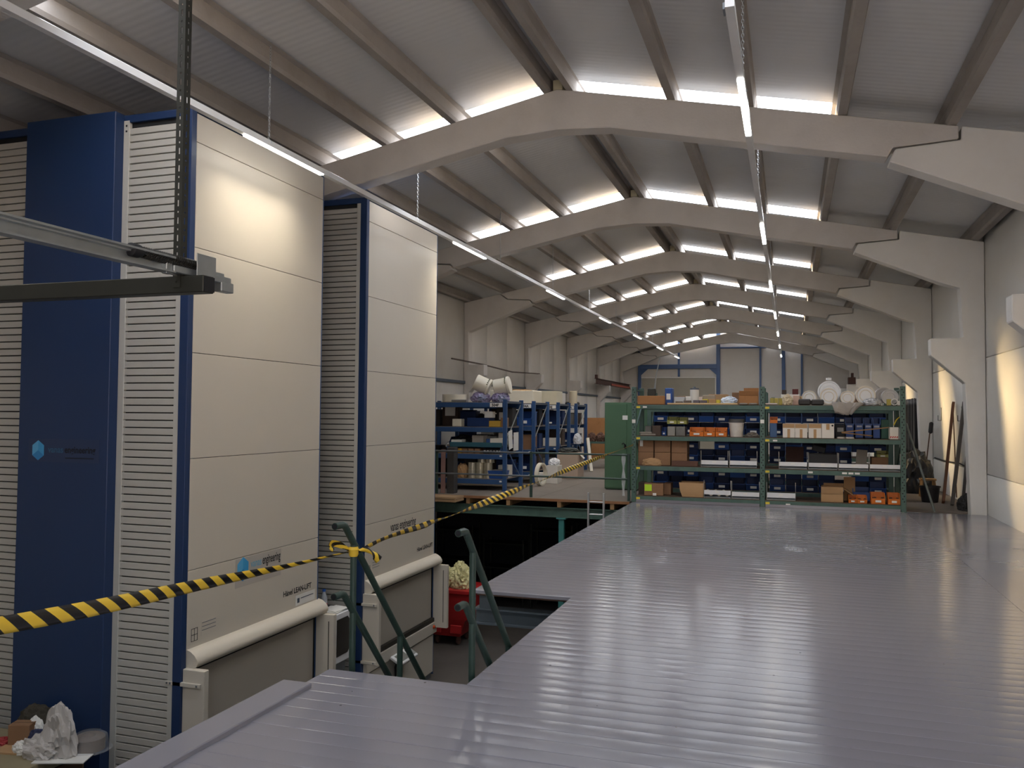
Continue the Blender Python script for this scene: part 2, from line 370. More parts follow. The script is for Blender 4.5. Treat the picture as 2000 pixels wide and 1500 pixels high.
# painted timber platform: every plank a piece
def floor_mat():
    M = mat('floor_paint', '85838a', .3, var=.04, scale=.8, stretch=(.8, 1.2, 1), spec=.5)
    nt = M.node_tree; N = nt.nodes; L = nt.links; b = N['Principled BSDF']
    tc = N.new('ShaderNodeTexCoord'); mp = N.new('ShaderNodeMapping'); mp.inputs['Scale'].default_value = (.8, 2, 1); L.new(tc.outputs['Object'], mp.inputs[0])
    oi = N.new('ShaderNodeObjectInfo'); ad = N.new('ShaderNodeVectorMath'); ad.operation = 'ADD'; L.new(mp.outputs[0], ad.inputs[0])
    cb = N.new('ShaderNodeCombineXYZ'); mu = N.new('ShaderNodeMath'); mu.operation = 'MULTIPLY'; mu.inputs[1].default_value = 50; L.new(oi.outputs['Random'], mu.inputs[0]); L.new(mu.outputs[0], cb.inputs[1]); L.new(cb.outputs[0], ad.inputs[1])
    nz = N.new('ShaderNodeTexNoise'); nz.inputs['Scale'].default_value = .7; nz.inputs['Detail'].default_value = 2; L.new(ad.outputs[0], nz.inputs['Vector'])
    mr = N.new('ShaderNodeMapRange'); mr.inputs['To Min'].default_value = .10; mr.inputs['To Max'].default_value = .22; L.new(nz.outputs['Fac'], mr.inputs[0]); L.new(mr.outputs[0], b.inputs['Roughness'])
    n2 = N.new('ShaderNodeTexNoise'); n2.inputs['Scale'].default_value = 2; n2.inputs['Detail'].default_value = 2; L.new(ad.outputs[0], n2.inputs['Vector'])
    bp = N.new('ShaderNodeBump'); bp.inputs['Strength'].default_value = .015; bp.inputs['Distance'].default_value = .01; L.new(n2.outputs['Fac'], bp.inputs['Height']); L.new(bp.outputs[0], b.inputs['Normal'])
    # scattered knots and scuffs
    vo = N.new('ShaderNodeTexVoronoi'); vo.inputs['Scale'].default_value = 3.2
    ad2 = N.new('ShaderNodeVectorMath'); ad2.operation = 'ADD'; L.new(tc.outputs['Object'], ad2.inputs[0]); L.new(cb.outputs[0], ad2.inputs[1]); L.new(ad2.outputs[0], vo.inputs['Vector'])
    lt = N.new('ShaderNodeMath'); lt.operation = 'LESS_THAN'; lt.inputs[1].default_value = .026; L.new(vo.outputs['Distance'], lt.inputs[0])
    src = b.inputs['Base Color'].links[0].from_socket
    mx = N.new('ShaderNodeMix'); mx.data_type = 'RGBA'; L.new(lt.outputs[0], mx.inputs[0]); L.new(src, mx.inputs[6]); mx.inputs[7].default_value = (*lin('4c484d'), 1); L.new(mx.outputs[2], b.inputs['Base Color'])
    return M
M_floor = floor_mat()
floor = sempty('floor', 'grey painted timber platform of narrow planks')
PW = .145; TH = .035
Y_OPEN0, Y_OPEN1, X_OPEN, X_EDGE = 5.15, 7.93, -1.985, -2.985
def plank_mesh(x0, x1):
    b = MB(); n = 6
    prof = [(-PW/2+.0012, -TH), (-PW/2+.0012, -.003)]+[(-PW/2+.004+(PW-.008)*i/n, .0011*(1-(2*i/n-1)**2)) for i in range(n+1)]+[(PW/2-.0012, -.003), (PW/2-.0012, -TH)]
    b.prism(prof, x0, x1, 'X')
    bm = b.bm
    o = b.build('plank', M_floor, None, angle=25); me = o.data; bpy.data.objects.remove(o); return me
me_long, me_short = plank_mesh(X_EDGE, 1.98), plank_mesh(X_OPEN, 1.98)
y = Y_OPEN0 - PW/2 - PW*math.floor((Y_OPEN0-Y_NEAR)/PW)
ylist = []
yy = Y_OPEN0-PW/2
while yy > Y_NEAR+.1: ylist.append(yy); yy -= PW
yy = Y_OPEN0+PW/2
while yy < 16.95: ylist.append(yy); yy += PW
for yy in sorted(ylist):
    inside = Y_OPEN0 < yy < Y_OPEN1-.05
    o = link('plank', me_short if inside else me_long, floor, (0, yy, random.uniform(-.0012, .0006)), (random.gauss(0, .0028), random.uniform(-.0002, .0002), random.uniform(-.0003, .0003)))
for a, b_ in ((Y_NEAR, 2.4), (2.4, 5.2), (5.2, 8.1), (8.1, 10.98), (10.98, 13.9), (13.9, 17.0)):
    MB().box(1.984, XR_W-.003, a+.002, b_-.002, -.035, -.0005, .002).build('floor_board', M_floor, floor)
MB().box(1.6, XR_W-.003, 17.4, 23.0, -.035, -.001).build('floor_board', M_ply, floor)
# sheathing edge and structure under the platform
under = sempty('platform_frame', 'steel joists and posts carrying the painted platform')
M_edge = mat('raw_board_edge', '6a5245', .8, var=.3, scale=8)
for args in ((X_EDGE+.02, X_OPEN-.01, Y_NEAR, Y_OPEN0-.01), (X_OPEN+.01, 3.3, Y_NEAR, 16.95), (X_EDGE+.02, X_OPEN+.01, Y_OPEN1+.02, 16.95)):
    MB().box(*args, -.06, -TH-.003).build('sub_board', M_edge, under)
def ibeam(p0, p1, h, w, name, mt, par):
    p0, p1 = Vector(p0), Vector(p1); d = (p1-p0).normalized(); s_ = d.cross(Vector((0, 0, 1)))
    t = .016
    poly = [(-w/2, 0), (w/2, 0), (w/2, -t), (t/2, -t), (t/2, -h+t), (w/2, -h+t), (w/2, -h), (-w/2, -h), (-w/2, -h+t), (-t/2, -h+t), (-t/2, -t), (-w/2, -t)]
    b = MB(); r = [[p+s_*a+Vector((0, 0, z)) for a, z in poly] for p in (p0, p1)]
    b.loft(r); return b.build(name, mt, par, smooth=False)
M_ibeam = mat('weathered_ibeam', '596268', .5, metal=.2, var=.2, scale=4)
ibeam((-3.0, 8.03, -.19), (3.2, 8.03, -.19), .16, .14, 'steel_beam', M_ibeam, under)
MB().box(-2.95, -2.83, 7.98, 8.08, -.19, -.06).build('steel_stub', M_ibeam, under)
ibeam((-3.0, 5.0, -.06), (3.2, 5.0, -.06), .2, .12, 'steel_beam', M_greensteel, under)
for yb in (11.0, 14.0, 16.7, 2.0): ibeam((-2.95, yb, -.06), (3.2, yb, -.06), .2, .12, 'steel_beam', M_greensteel, under)
for xx in (-2.0, 0.2, 2.4):
    for yb in (5.0, 8.03, 11.0, 14.0, 16.7): MB().box(xx-.05, xx+.05, yb-.05, yb+.05, GROUND, -.26 if yb != 8.03 else -.35).build('steel_post', M_greensteel, under)
struct(MB().prism([(-3.10, -.05), (-2.89, -.05), (-2.89, .024), (-2.895, .03), (-3.095, .03), (-3.10, .024)], Y_NEAR, 4.76).build('trim_1', M_floor, smooth=False), 'raised grey kerb board along the platform edge')

# left-hand timber deck of the far gallery
deck = sempty('floor_gallery', 'worn chipboard gallery deck on green steel beams')
for i, (a, b_) in enumerate(((-8.9, -6.6), (-6.6, -5.0), (-5.0, -3.05))):
    MB().box(a+.004, b_-.004, 16.85, 22.9, -.04, 0).build('deck_board', M_ply, deck)
    MB().box(a+.004, b_-.004, 22.91, 34, -.04, -.002).build('deck_board', M_ply, deck)
MB().box(-3.04, 1.6, 17.02, 24, -.04, -.002).build('deck_board', M_ply, deck)
MB().box(-3.04, 1.6, 24, 34, -.04, -.002).build('deck_board', M_ply, deck)
MB().box(-8.9, -3.05, 16.80, 16.845, -.05, .0).build('edge_board', mat('edge_timber', '8d6546', .75, var=.2, scale=5), deck)
MB().box(-8.9, -6.58, 16.3, 16.79, -.1, -.05).box(-8.9, -6.58, 16.3, 16.79, -.04, .0).build('deck_board', mat('pale_pallet_boards', 'a28564', .75, var=.2, scale=4), deck)
for x in (-8.3, -7.4, -6.5, -5.6, -4.5, -3.4): MB().box(x-.04, x+.04, 16.82, 33, -.17, -.05).build('joist', M_wood, deck)
ibeam((-8.9, 16.9, -.18), (-3.1, 16.9, -.18), .2, .11, 'steel_beam', M_greensteel, deck)
for x in (-8.0, -4.46): 
    MB().box(x-.055, x+.055, 16.85, 16.95, GROUND, -.38).box(x-.1, x+.1, 16.82, 16.98, -.41, -.38).build('steel_post', mat('teal_post', '3f7f7d', .5), deck)
for x in (-8.0, -4.46, -1.5, 1.4):
    for yb in (23, 30): MB().box(x-.055, x+.055, yb, yb+.1, GROUND, -.17).build('steel_post', M_greensteel, deck)

struct(MB().box(-9.0, 1.6, 21.0, 21.08, GROUND, -.06).build('wall_added_shade', mat('added_shade_dark', '26262a', .8, var=.15)), 'added dark panel standing in for the deep shade under the gallery')  # added panel, its near-black colour stands in for deep shade below the gallery
# ================================================================= vertical storage lifts
XF = -6.0; LZ1 = 4.96
SL_P = .0795
def make_lift(y0, label, sticker_mode):
    """front face on the plane X = XF, side facing -Y at y0"""
    L = thing('storage_lift', label, 'storage lift', (XF, y0, GROUND))
    H = LZ1-GROUND; W = 2.64
    def z(v): return v-GROUND
    # inner body behind the cladding
    MB().box(-3.0, -.06, .05, W-.03, .1, H-.04).build('body', mat('lift_inner_dark', '4a4740', .7), L)
    MB().box(-2.9, -.12, .08, W-.08, 0, .12).build('plinth', M_dark, L)
    # louvred sides
    me = None
    n = int((H-.16)/SL_P)
    for (xa, xb) in ((-.83, -.165), (-2.98, -2.14)):
        if xa < -2 and sticker_mode == 2:
            MB().box(xa, xb, .01, .06, .1, H-.08).build('side_panel', M_slat, L); continue
        b = MB(); b.prism([(.004, .0), (.0, .004), (.0, SL_P-.015), (.004, SL_P-.012), (.028, SL_P-.012), (.028, .0)], xa, xb, 'X')
        o = b.build('slat', M_slat, L, angle=30); o.location = (0, 0, .1)
        for i in range(1, n):
            c = o.copy(); COL.objects.link(c); c.parent = L; c.location = (0, 0, .1+i*SL_P)
    MB().box(-3.0, -.02, .03, .06, .1, H-.06).build('slat_backing', M_dark, L)
    MB().box(-.17, -.105, -.004, .05, .03, H-.05, .004).build('edge_trim', M_gtrim, L)
    MB().box(-.90, -.82, -.01, .05, .03, H-.05, .004).build('edge_trim', M_gtrim, L)
    for sx in ((-.88, -.86),):
        for zz in (H-.12, H-.18): MB().box(-.87, -.85, -.013, -.009, zz, zz+.02).build('rivet', M_dark, L)
    MB().box(-.105, .0, -.012, .07, .05, H-.005, .004).build('corner_post', M_lblue, L)
    MB().box(-3.0, -.03, -.008, .06, H-.075, H, .004).build('top_rail', M_lblue, L)
    MB().box(-3.0, .0, -.0, W, H-.02, H+.012, .004).build('top_cap', M_lblue, L)
    # blue shaft cover standing proud of the side
    cov = MB().box(-2.14, -.90, -.13, .05, .05, H+.02, .006).build('shaft_cover', M_lblue, L)
    if sticker_mode == 2: pass
    # front panels
    zs = [z(v) for v in (LZ1-.03, 4.62, 3.49, 2.365, 1.245, .07, -.77)]
    for a, b_ in zip(zs[1:], zs[:-1]):
        MB().box(-.04, .0, .072, W, a+.003, b_-.003, .003).build('front_panel', M_cream, L)
    MB().box(-.05, -.02, .07, W-.01, z(-1.0), zs[0]).build('panel_backing', M_dark, L)
    MB().box(-.06, .004, W, W+.012, .05, H-.01).build('edge_trim', M_blueframe, L)
    # rounded hood above the opening
    prof = [(-.05, z(-.745)), (.005, z(-.75)), (.05, z(-.765)), (.1, z(-.80)), (.135, z(-.85)), (.14, z(-.885)), (.12, z(-.92)), (.08, z(-.94)), (-.05, z(-.95))]
    b = MB(); b.loft([[Vector((x, t, q)) for x, q in prof] for t in (.075, W+.06)]); b.build('hood', mat('hood_enamel', 'c9c1b2', .3, var=.03), L, angle=40)
    # recessed shutter, counter and lower panel
    MB().box(-.06, -.03, .07, W-.03, z(-1.86), z(-.93), .004).build('shutter', M_creamd, L)
    MB().box(-.07, -.02, W-.03, W-.012, z(-1.9), z(-.93)).build('shutter_seal', M_dark, L)
    MB().box(-.25, .03, .07, W-.01, z(-1.93), z(-1.86)).build('counter_gap', mat('counter_slot', '3a352f', .5, metal=.3), L)
    MB().box(-.1, .05, .07, W+.05, z(-2.12), z(-1.93), .006).build('counter', M_cream, L)
    MB().box(-.08, .0, .07, W-.02, z(-2.15), z(-2.12)).build('counter_gap', M_dark, L)
    MB().box(-.05, .01, .09, W-.02, z(-2.80), z(-2.15), .004).build('lower_panel', M_cream, L)
    MB().box(-.05, -.02, .1, W-.04, .0, .1).build('kick_plate', M_steel, L)
    btn = MB().lathe([(.03, 0), (.032, .01), (.024, .03), (.0, .034)], 14, Matrix.Translation((.05, W-.1, z(-2.0))) @ Matrix.Rotation(PI/2, 4, 'Y')).build('stop_button', mat('button_orange', 'd8501c', .4), L); btn['label'] = 'orange stop button'
    # light-curtain posts on both sides of the opening
    for yy, zb in ((.02, -1.96), (W-.02, -2.03)):
        p = MB().box(.0, .27, yy, yy+.075, z(zb), z(-.93), .006).build('sensor_post', M_cream, L)
        if yy > 1:
            MB().box(.19, .2, yy-.004, yy+.004, z(zb+.1), z(-1.02)).build('slot', M_black, p)
    for zz in (-1.06, -1.90):
        s_ = MB().box(-.19, .24, -.012, .018, z(zz)-.04, z(zz), .002).build('strap', mat('strap_cream', 'cbc4b7', .4), L)
        for bx in (-.17, -.13, .2): MB().box(bx-.01, bx+.01, -.018, -.01, z(zz)-.03, z(zz)-.01).build('bolt', M_steel, s_)
    # pictogram and rating plate
    pic = MB().box(.001, .003, .14, .24, z(-.62), z(-.615)).box(.001, .003, .14, .24, z(-.555), z(-.55)).box(.001, .003, .14, .24, z(-.685), z(-.68))
    for t in (.14, .188, .236): pic.box(.001, .003, t, t+.005, z(-.685), z(-.55))
    pic.build('pictogram', M_dark, L)
    pl = MB().box(.0005, .002, .30, .55, z(-.66), z(-.50)).build('rating_plate', M_cream, L)
    for i, zz in enumerate((-.52, -.56, -.60)): MB().box(.002, .003, .31, .54, z(zz)-.006, z(zz)).build('print_line', M_slate, pl)
    # lettering on the front, reading along +Y
    R = (PI/2, 0, PI/2)
    lettering('Hänel LEAN-LIFT', .095, M_black, L, (.001, W-.80 if sticker_mode == 1 else W-.72, z(-.56 if sticker_mode == 1 else -.60)), R, .002, .95)
    if sticker_mode == 1:
        pl = MB().box(.0005, .002, W-.52, W-.06, z(-.73), z(-.60)).build('rating_plate', M_white, L)
        MB().box(.002, .003, W-.40, W-.1, z(-.655), z(-.645)).box(.002, .003, W-.48, W-.43, z(-.70), z(-.64)).build('print_line', M_slate, pl)
        st = MB().box(.0005, .0015, .87, 1.78, z(-.27), z(.06)).build('sticker', mat('sticker_film', 'b5aea4', .3, var=.02), L)
        hexlogo(st, (.0018, 1.01, z(-.07)), .14, 'front')
        lettering('vanas', .13, mat('logo_cyan', '6fa9c4', .4), st, (.002, 1.16, z(-.075)), R, .001, width=.21)
        lettering('engineering', .15, M_black, st, (.002, 1.39, z(-.075)), R, .002, width=.37)
        MB().box(.002, .003, 1.40, 1.74, z(-.16), z(-.145)).build('print_line', mat('print_grey', '9a948b', .5), st)
        # sticker on the blue cover facing the camera
        s2 = MB().box(-1.99, -1.01, -.1312, -.1302, z(1.18), z(1.43)).build('sticker', mat('sticker_blue_film', '29395a', .35, var=.03), L)
        hexlogo(s2, (-1.85, -.1316, z(1.305)), .11, 'side')
        lettering('vanas', .10, mat('logo_blue_pale', '31607f', .4), s2, (-1.71, -.132, z(1.285)), (PI/2, 0, 0), .001, width=.21)
        lettering('engineering', .10, M_black, s2, (-1.48, -.132, z(1.285)), (PI/2, 0, 0), .002, width=.42)
        MB().box(-1.47, -1.08, -.133, -.1318, z(1.222), z(1.235)).build('print_line', mat('print_navy', '1a2233', .5), s2)
    else:
        lettering('vanas engineering', .2, M_black, L, (.001, .91, z(-.13)), R, .002, width=.95)
    return L
def hexlogo(par, c, r, mode):
    cols = [('logo_hex_a', '3f9bd0'), ('logo_hex_b', '2f82bd'), ('logo_hex_c', '5aabd8')]
    pts = [(r*.86*math.sin(k*PI/3), r*math.cos(k*PI/3)) for k in range(6)]
    for q in range(3):
        poly = [(0, 0), pts[(2*q) % 6], pts[(2*q+1) % 6], pts[(2*q+2) % 6]]
        if mode == 'front':
            b = MB().prism([(c[1]+p[0], c[2]+p[1]) for p in poly], c[0], c[0]+.0008, 'X')
        else:
            b = MB().prism([(c[0]+p[0], c[2]+p[1]) for p in poly], c[1]-.0008, c[1], 'Y')
        b.build('logo', mat(*cols[q], .4), par, smooth=False)
lift1 = make_lift(7.345, 'cream and blue storage tower with a blue shaft cover and logo stickers', 1)
lift2 = make_lift(11.24, 'cream storage tower with a tilted control panel beside the red bin', 2)
# control desk of the second lift
cd = thing('control_panel', 'white tilted control panel with grey keypad on the far storage tower', 'control panel', (XF+.17, 12.35, -2.12))
sc_ = MB().obox((0, 0, 0), (.22, .62, .05), (0, .5, .0), .01).build('housing', M_whitepaint, cd)
MB().obox((.014, -.1, .026), (.14, .3, .006), (0, .5, 0)).build('screen', mat('lcd_grey', '6f716d', .3), cd)
MB().obox((.014, .2, .026), (.14, .18, .006), (0, .5, 0)).build('keypad', mat('keypad_grey', '8d8f8c', .4), cd)
MB().tube([(-.1, 0, -.02), (-.14, -.02, -.18), (-.10, -.1, -.35), (-.05, -.3, -.42), (-.08, -.5, -.4)], .02, 8).build('cable', M_black, cd)
MB().box(-.19, -.05, -.04, .04, -.12, -.02).build('bracket', M_steel, cd)
# operator terminal in the gap between the lifts
tm = thing('operator_terminal', 'white terminal cabinet with dark rounded window between the storage towers', 'terminal', (XF+.02, 10.42, GROUND))
MB().box(-.32, .0, 0, .5, 1.15, 1.84, .012).build('cabinet', M_whitepaint, tm)
MB().box(-.25, -.05, .1, .4, 0, 1.15, .01).build('pedestal', M_steel, tm)
b = MB(); rr = [(.06, 1.25), (.36, 1.25), (.42, 1.31), (.42, 1.70), (.36, 1.76), (.06, 1.76)]
b.prism(rr, 0, .006, 'X').build('window', mat('smoked_glass', '35322f', .2), tm, smooth=False)
MB().tube([(.005, .46, 1.47), (.03, .46, 1.47), (.03, .46, 1.42), (.005, .46, 1.42)], .006, 6).build('handle', M_steel, tm)
tag(MB().obox((0, 0, 0), (.26, .36, .008), (.02, .03, .1)).obox((.01, .03, .008), (.25, .33, .006), (.0, .02, -.15)).build('paper_sheet', M_paper, None, (XF-.14, 10.68, -1.045)), 'loose white papers on top of the terminal cabinet', 'paper')
bt = thing('water_bottle', 'clear bottle with blue cap and red label beside the rounded hood', 'bottle', (XF-.2, 10.5, -1.06))
MB().lathe([(.0, 0), (.045, .0), (.048, .02), (.048, .2), (.03, .26), (.018, .29), (.018, .3)], 14).build('body', M_film, bt)
MB().lathe([(.0485, .05), (.0495, .05), (.0495, .14), (.0485, .14)], 14, cap=False).build('label_band', mat('label_red', 'b5453f', .5), bt)
MB().lathe([(.0, .30), (.024, .30), (.024, .33), (.0, .33)], 12).build('cap', mat('cap_blue', '2c5fb0', .4), bt)
# clutter at the foot of the gap: small cabinet with papers
wt = thing('low_trolley', 'low metal trolley in the gap before the far storage tower', 'trolley', (XF+.40, 11.35, GROUND))
MB().box(-.35, .3, -.45, .2, .62, .66, .005).build('tray', mat('trolley_top', 'b9b9b6', .4, metal=.4), wt)
for sx in (-.33, .28):
    for sy in (-.43, .18): MB().box(sx-.015, sx+.015, sy-.015, sy+.015, 0, .62).build('leg', M_steel, wt)
for i, (a, b_, c_, mt, nm, lb) in enumerate(((-.1, -.1, .0, M_paper, 'paper_sheet', 'white paper sheets lying on the low trolley'), (.18, .05, .0, M_black, 'handheld_scanner', 'small black hand scanner on the low trolley'), (.12, -.33, .0, M_dark, 'grey_notebook', 'dark notebook on the low trolley'))):
    tag(MB().obox((0, 0, .012), (.3 if i == 0 else .14, .4 if i == 0 else .2, .012 if i == 0 else .03), (0, 0, .3*i), .003).build(nm, mt, None, (XF+.40+a, 11.35+b_, GROUND+.66+c_)), lb, nm.split('_')[-1])

# ================================================================= continuous light tracks
def light_track(x, label, y0, y1, cool, group=None):
    zb = 4.73; T = thing('light_track', label, 'ceiling light', (x, y0, zb))
    ln = y1-y0; w = .034
    MB().prism([(-w, .012), (w, .012), (w, .075), (w*.7, .085), (-w*.7, .085), (-w, .075)], 0, ln).build('trunking', mat('track_white_enamel', 'dfe0e0', .25), T, smooth=False)
    yy = 7.68-12
    while yy < y1-1.6:
        if yy > y0:
            MB().box(-w*.82, w*.82, yy-y0, yy-y0+1.58, -.004, .0125, .003).build('led_strip', M_led_w, T)
            l = bpy.data.lights.new('led_lamp', 'AREA'); l.shape = 'RECTANGLE'; l.size = .06; l.size_y = 1.5; l.energy = LED_W; l.color = (1, .90, .74); l.spread = math.radians(110)
            lo = bpy.data.objects.new('led_lamp', l); COL.objects.link(lo); lo.parent = T; lo.location = (0, yy-y0+.79, -.012)
        yy += 6
    # chains up to the roof
    zr = ztop(x)+PUR_D-zb
    yy = 8.08-8
    ch = None
    while yy < y1-.3:
        if yy > y0+.2:
            if ch is None:
                b = MB(); k = 0; zc = .1
                b.tube([(-.03, 0, .03), (-.036, 0, .07), (0, 0, .1), (.036, 0, .07), (.03, 0, .03)], .005, 6)
                while zc < zr-.02:
                    a = (k % 2)*PI/2; cx, sx_ = math.cos(a), math.sin(a)
                    ring = [(cx*.011*math.cos(t), sx_*.011*math.cos(t), zc+.02+.022*math.sin(t)) for t in [2*PI*q/8 for q in range(9)]]
                    b.tube(ring, .0035, 5); zc += .034; k += 1
                ch = b.build('chain', mat('chain_zinc', 'b9bdc0', .35, metal=.6), T); ch.location = (0, yy-y0, 0)
            else:
                c = ch.copy(); COL.objects.link(c); c.parent = T; c.location = (0, yy-y0, 0)
        yy += 4.02
    return T
light_track(-5.59, 'long white light track hung on chains in front of the storage towers', -2.0, 45.6, True)
lt2 = light_track(-.41, 'long white light track hung on chains along the middle of the platform', 6.28, 45.6, False)
MB().box(-.05, -.034, 0, .12, .0, .05).box(-.034, .03, .02, .1, .02, .06).build('end_plate', M_steel, lt2)

# ================================================================= overhead door rail hanging at the left
dr = thing('door_rail', 'dark steel hanger with galvanised overhead door rail and coil spring buffer', 'door rail', (-2.72, 3.3, 2.35))
M_dkmetal = mat('dark_olive_steel', '34352f', .45, metal=.3, var=.2, scale=8)
MB().box(-3.2, .125, -.03, .05, -.045, .035, .004).build('cross_bar', M_dkmetal, dr)
MB().box(.126, .132, -.025, .045, -.04, .03).build('end_cap', M_black, dr)
# slotted angle up to the roof
zt = ztop(-2.72)+PUR_D-2.35-.002
def slotted(x0, x1, y, z0, z1, nx):
    b = MB(); xm = (x0+x1)/2; hw = .0045
    b.box(x0, xm-hw, y, y+.003, z0, z1).box(xm+hw, x1, y, y+.003, z0, z1)
    z = z0
    k = 0
    while z < z1:
        h = .030 if k % 2 else .009
        b.box(xm-hw, xm+hw, y, y+.003, z, min(z+.022, z1)); z += .022+h; k += 1
    return b
slotted(-.042, .0, -.036, -.02, zt, 1).build('slotted_angle', M_dkmetal, dr)
b = slotted(-.033, .008, 0, -.02, zt, 1)
for v in b.bm.verts: v.co = Vector((v.co.y-.003, v.co.x, v.co.z))
b.build('slotted_angle', M_dkmetal, dr)
# galvanised double rail running towards the wall behind, ending beyond the bar
b = MB(); prof = [(-.006, .0), (.05, .0), (.05, .008), (.004, .008), (.004, .055), (.03, .055), (.03, .062), (.05, .066), (.05, .075), (-.006, .075)]
b.prism([(p[0]-.02, p[1]+.036) for p in prof], -3.2, -.10).build('rail', M_galv, dr, smooth=False)
MB().box(-.03, .02, -.10, .32, .042, .075, .003).box(-.03, -.024, -.1, .32, .036, .1).build('rail_end', M_galv, dr)
MB().box(-.025, .022, .24, .34, .0, .05, .004).build('rail_end', M_galv, dr)
MB().box(.045, .05, .02, .16, .036, .15, .002).build('fixing_plate', M_galv, dr)
MB().box(-.02, .01, -.14, -.1, .03, .1, .003).build('fixing_plate', M_galv, dr)
y_a = atX(255, 487, -2.72); 
zb_ = y_a.z-2.35; b = MB()
L_ = .62
b.tube([(0, -.35, zb_), (0, .12, zb_)], .012, 8)
pts = []
for k in range(0, 24*9): 
    t = k/(24*9); a = 2*PI*k/9; pts.append((.022*math.cos(a), -.28+.34*t, zb_+.022*math.sin(a)))
b.tube(pts, .0055, 5); sp = b.build('spring_buffer', mat('spring_steel', '3b3a36', .4, metal=.5), dr)
MB().lathe([(.0, 0), (.02, 0), (.03, .006), (.03, .05), (.024, .07), (0, .07)], 14, Matrix.Translation((0, -.36, zb_)) @ Matrix.Rotation(-PI/2, 4, 'X')).build('buffer_cap', M_black, sp)
MB().box(-.03, .045, .1, .106, .04, zb_+.03).build('fixing_plate', M_galv, dr)

# ================================================================= stair down to the ground floor, with pipe handrails
st = thing('staircase', 'dark steel stair descending through the platform opening', 'staircase', (-2.49, Y_OPEN0, GROUND))
ns = 13; rise = 2.9/ns; run = .205
for s_ in (-1, 1):
    MB().bar((s_*.43, .06, 2.9-.2), (s_*.43, .06+run*(ns-.4), .05), .03, .2).build('stringer', M_greensteel, st)
for i in range(1, ns):
    MB().box(-.41, .41, .02+run*(i-1), .02+run*(i-1)+.22, 2.9-rise*i-.03, 2.9-rise*i).build('tread', M_steel, st)
def handrail(x, label):
    Hd = thing('stair_handrail', label, 'handrail', (x, Y_OPEN0, -.0), 0, None)
    r = .0245; sl = -1.07
    MB().tube([(0, .0, .965), (0, .10, .965), (0, .135, .955), (0, .16, .93), (0, .16+1.75, .93+1.75*sl)], r, 12).build('top_rail', M_darkgreen, Hd)
    MB().tube([(0, .0, .485), (0, .10, .485), (0, .135, .475), (0, .16, .45), (0, .16+1.3, .45+1.3*sl)], r, 12).build('mid_rail', M_darkgreen, Hd)
    for yy, zt_, zb_ in ((.27, .93+.11*sl, -.45), (1.05, .93+.89*sl, -1.25)):
        MB().tube([(0, yy, zb_), (0, yy, zt_)], r*.95, 12).build('post', M_darkgreen, Hd)
    for zz in (.965, .485): MB().lathe([(.0, 0), (r*.78, 0), (r*.78, .002), (0, .002)], 12, Matrix.Translation((0, -.002, zz)) @ Matrix.Rotation(PI/2, 4, 'X')).build('pipe_mouth', M_black, Hd)
    return Hd
handrail(-2.965, 'dark green pipe handrail with striped tape knotted round its post')
handrail(-2.055, 'dark green pipe handrail without tape at the stair opening')

# ================================================================= barrier tape
def tape_mat():
    M = bpy.data.materials.new('barrier_tape_stripes'); M.use_nodes = True; nt = M.node_tree; N = nt.nodes; L = nt.links; b = N['Principled BSDF']
    uv = N.new('ShaderNodeUVMap'); sp = N.new('ShaderNodeSeparateXYZ'); L.new(uv.outputs[0], sp.inputs[0])
    mu = N.new('ShaderNodeMath'); mu.operation = 'MULTIPLY_ADD'; mu.inputs[1].default_value = .75; L.new(sp.outputs['Y'], mu.inputs[0]); L.new(sp.outputs['X'], mu.inputs[2])
    fr = N.new('ShaderNodeMath'); fr.operation = 'FRACT'; L.new(mu.outputs[0], fr.inputs[0])
    lt = N.new('ShaderNodeMath'); lt.operation = 'LESS_THAN'; lt.inputs[1].default_value = .5; L.new(fr.outputs[0], lt.inputs[0])
    mx = N.new('ShaderNodeMix'); mx.data_type = 'RGBA'; L.new(lt.outputs[0], mx.inputs[0]); mx.inputs[6].default_value = (*lin('efc93f'), 1); mx.inputs[7].default_value = (*lin('1b1a1a'), 1)
    L.new(mx.outputs[2], b.inputs['Base Color']); b.inputs['Roughness'].default_value = .28
    return M
M_tape = tape_mat()
def ribbon(name, pts, widths, tilts, parent=None, pitch=.15, curl=0.0):
    """pts: centre line; tilt: rotation of the width about the line (0 = vertical face)"""
    P = [Vector(p) for p in pts]; rows = []; us = []; u = 0
    nv = 4
    for i, p in enumerate(P):
        d = (P[min(i+1, len(P)-1)]-P[max(i-1, 0)]).normalized()
        side = d.cross(Vector((0, 0, 1))).normalized(); up = side.cross(d)
        a = tilts[i]; wv = up*math.cos(a)+side*math.sin(a); nv_ = side*math.cos(a)-up*math.sin(a)
        rows.append([p+wv*(widths[i]*(j/nv-.5))+nv_*(curl*widths[i]*(1-(2*j/nv-1)**2)) for j in range(nv+1)])
        if i: u += (P[i]-P[i-1]).length/pitch
        us.append(u)
    b = MB(); b.grid(rows); uvl = b.bm.loops.layers.uv.new('UVMap')
    b.bm.verts.index_update(); idx = {v: k for k, v in enumerate(b.bm.verts)}
    for f in b.bm.faces:
        for l in f.loops:
            k = idx[l.vert]; l[uvl].uv = (us[k//(nv+1)], (k % (nv+1))/nv)
    o = b.build(name, M_tape, parent, angle=180)
    sd = o.modifiers.new('thickness', 'SOLIDIFY'); sd.thickness = .0008
    return o
def interp(kn, n):
    out = []
    for i in range(n):
        t = i/(n-1)*(len(kn)-1); k = min(int(t), len(kn)-2); f = t-k
        p0, p1, p2, p3 = [Vector(kn[max(0, min(len(kn)-1, q))]) for q in (k-1, k, k+1, k+2)]
        out.append(.5*((2*p1)+(p2-p0)*f+(2*p0-5*p1+4*p2-p3)*f*f+(3*p1-p0-3*p2+p3)*f**3))
    return out
post = Vector((-2.965, 5.42, .755))
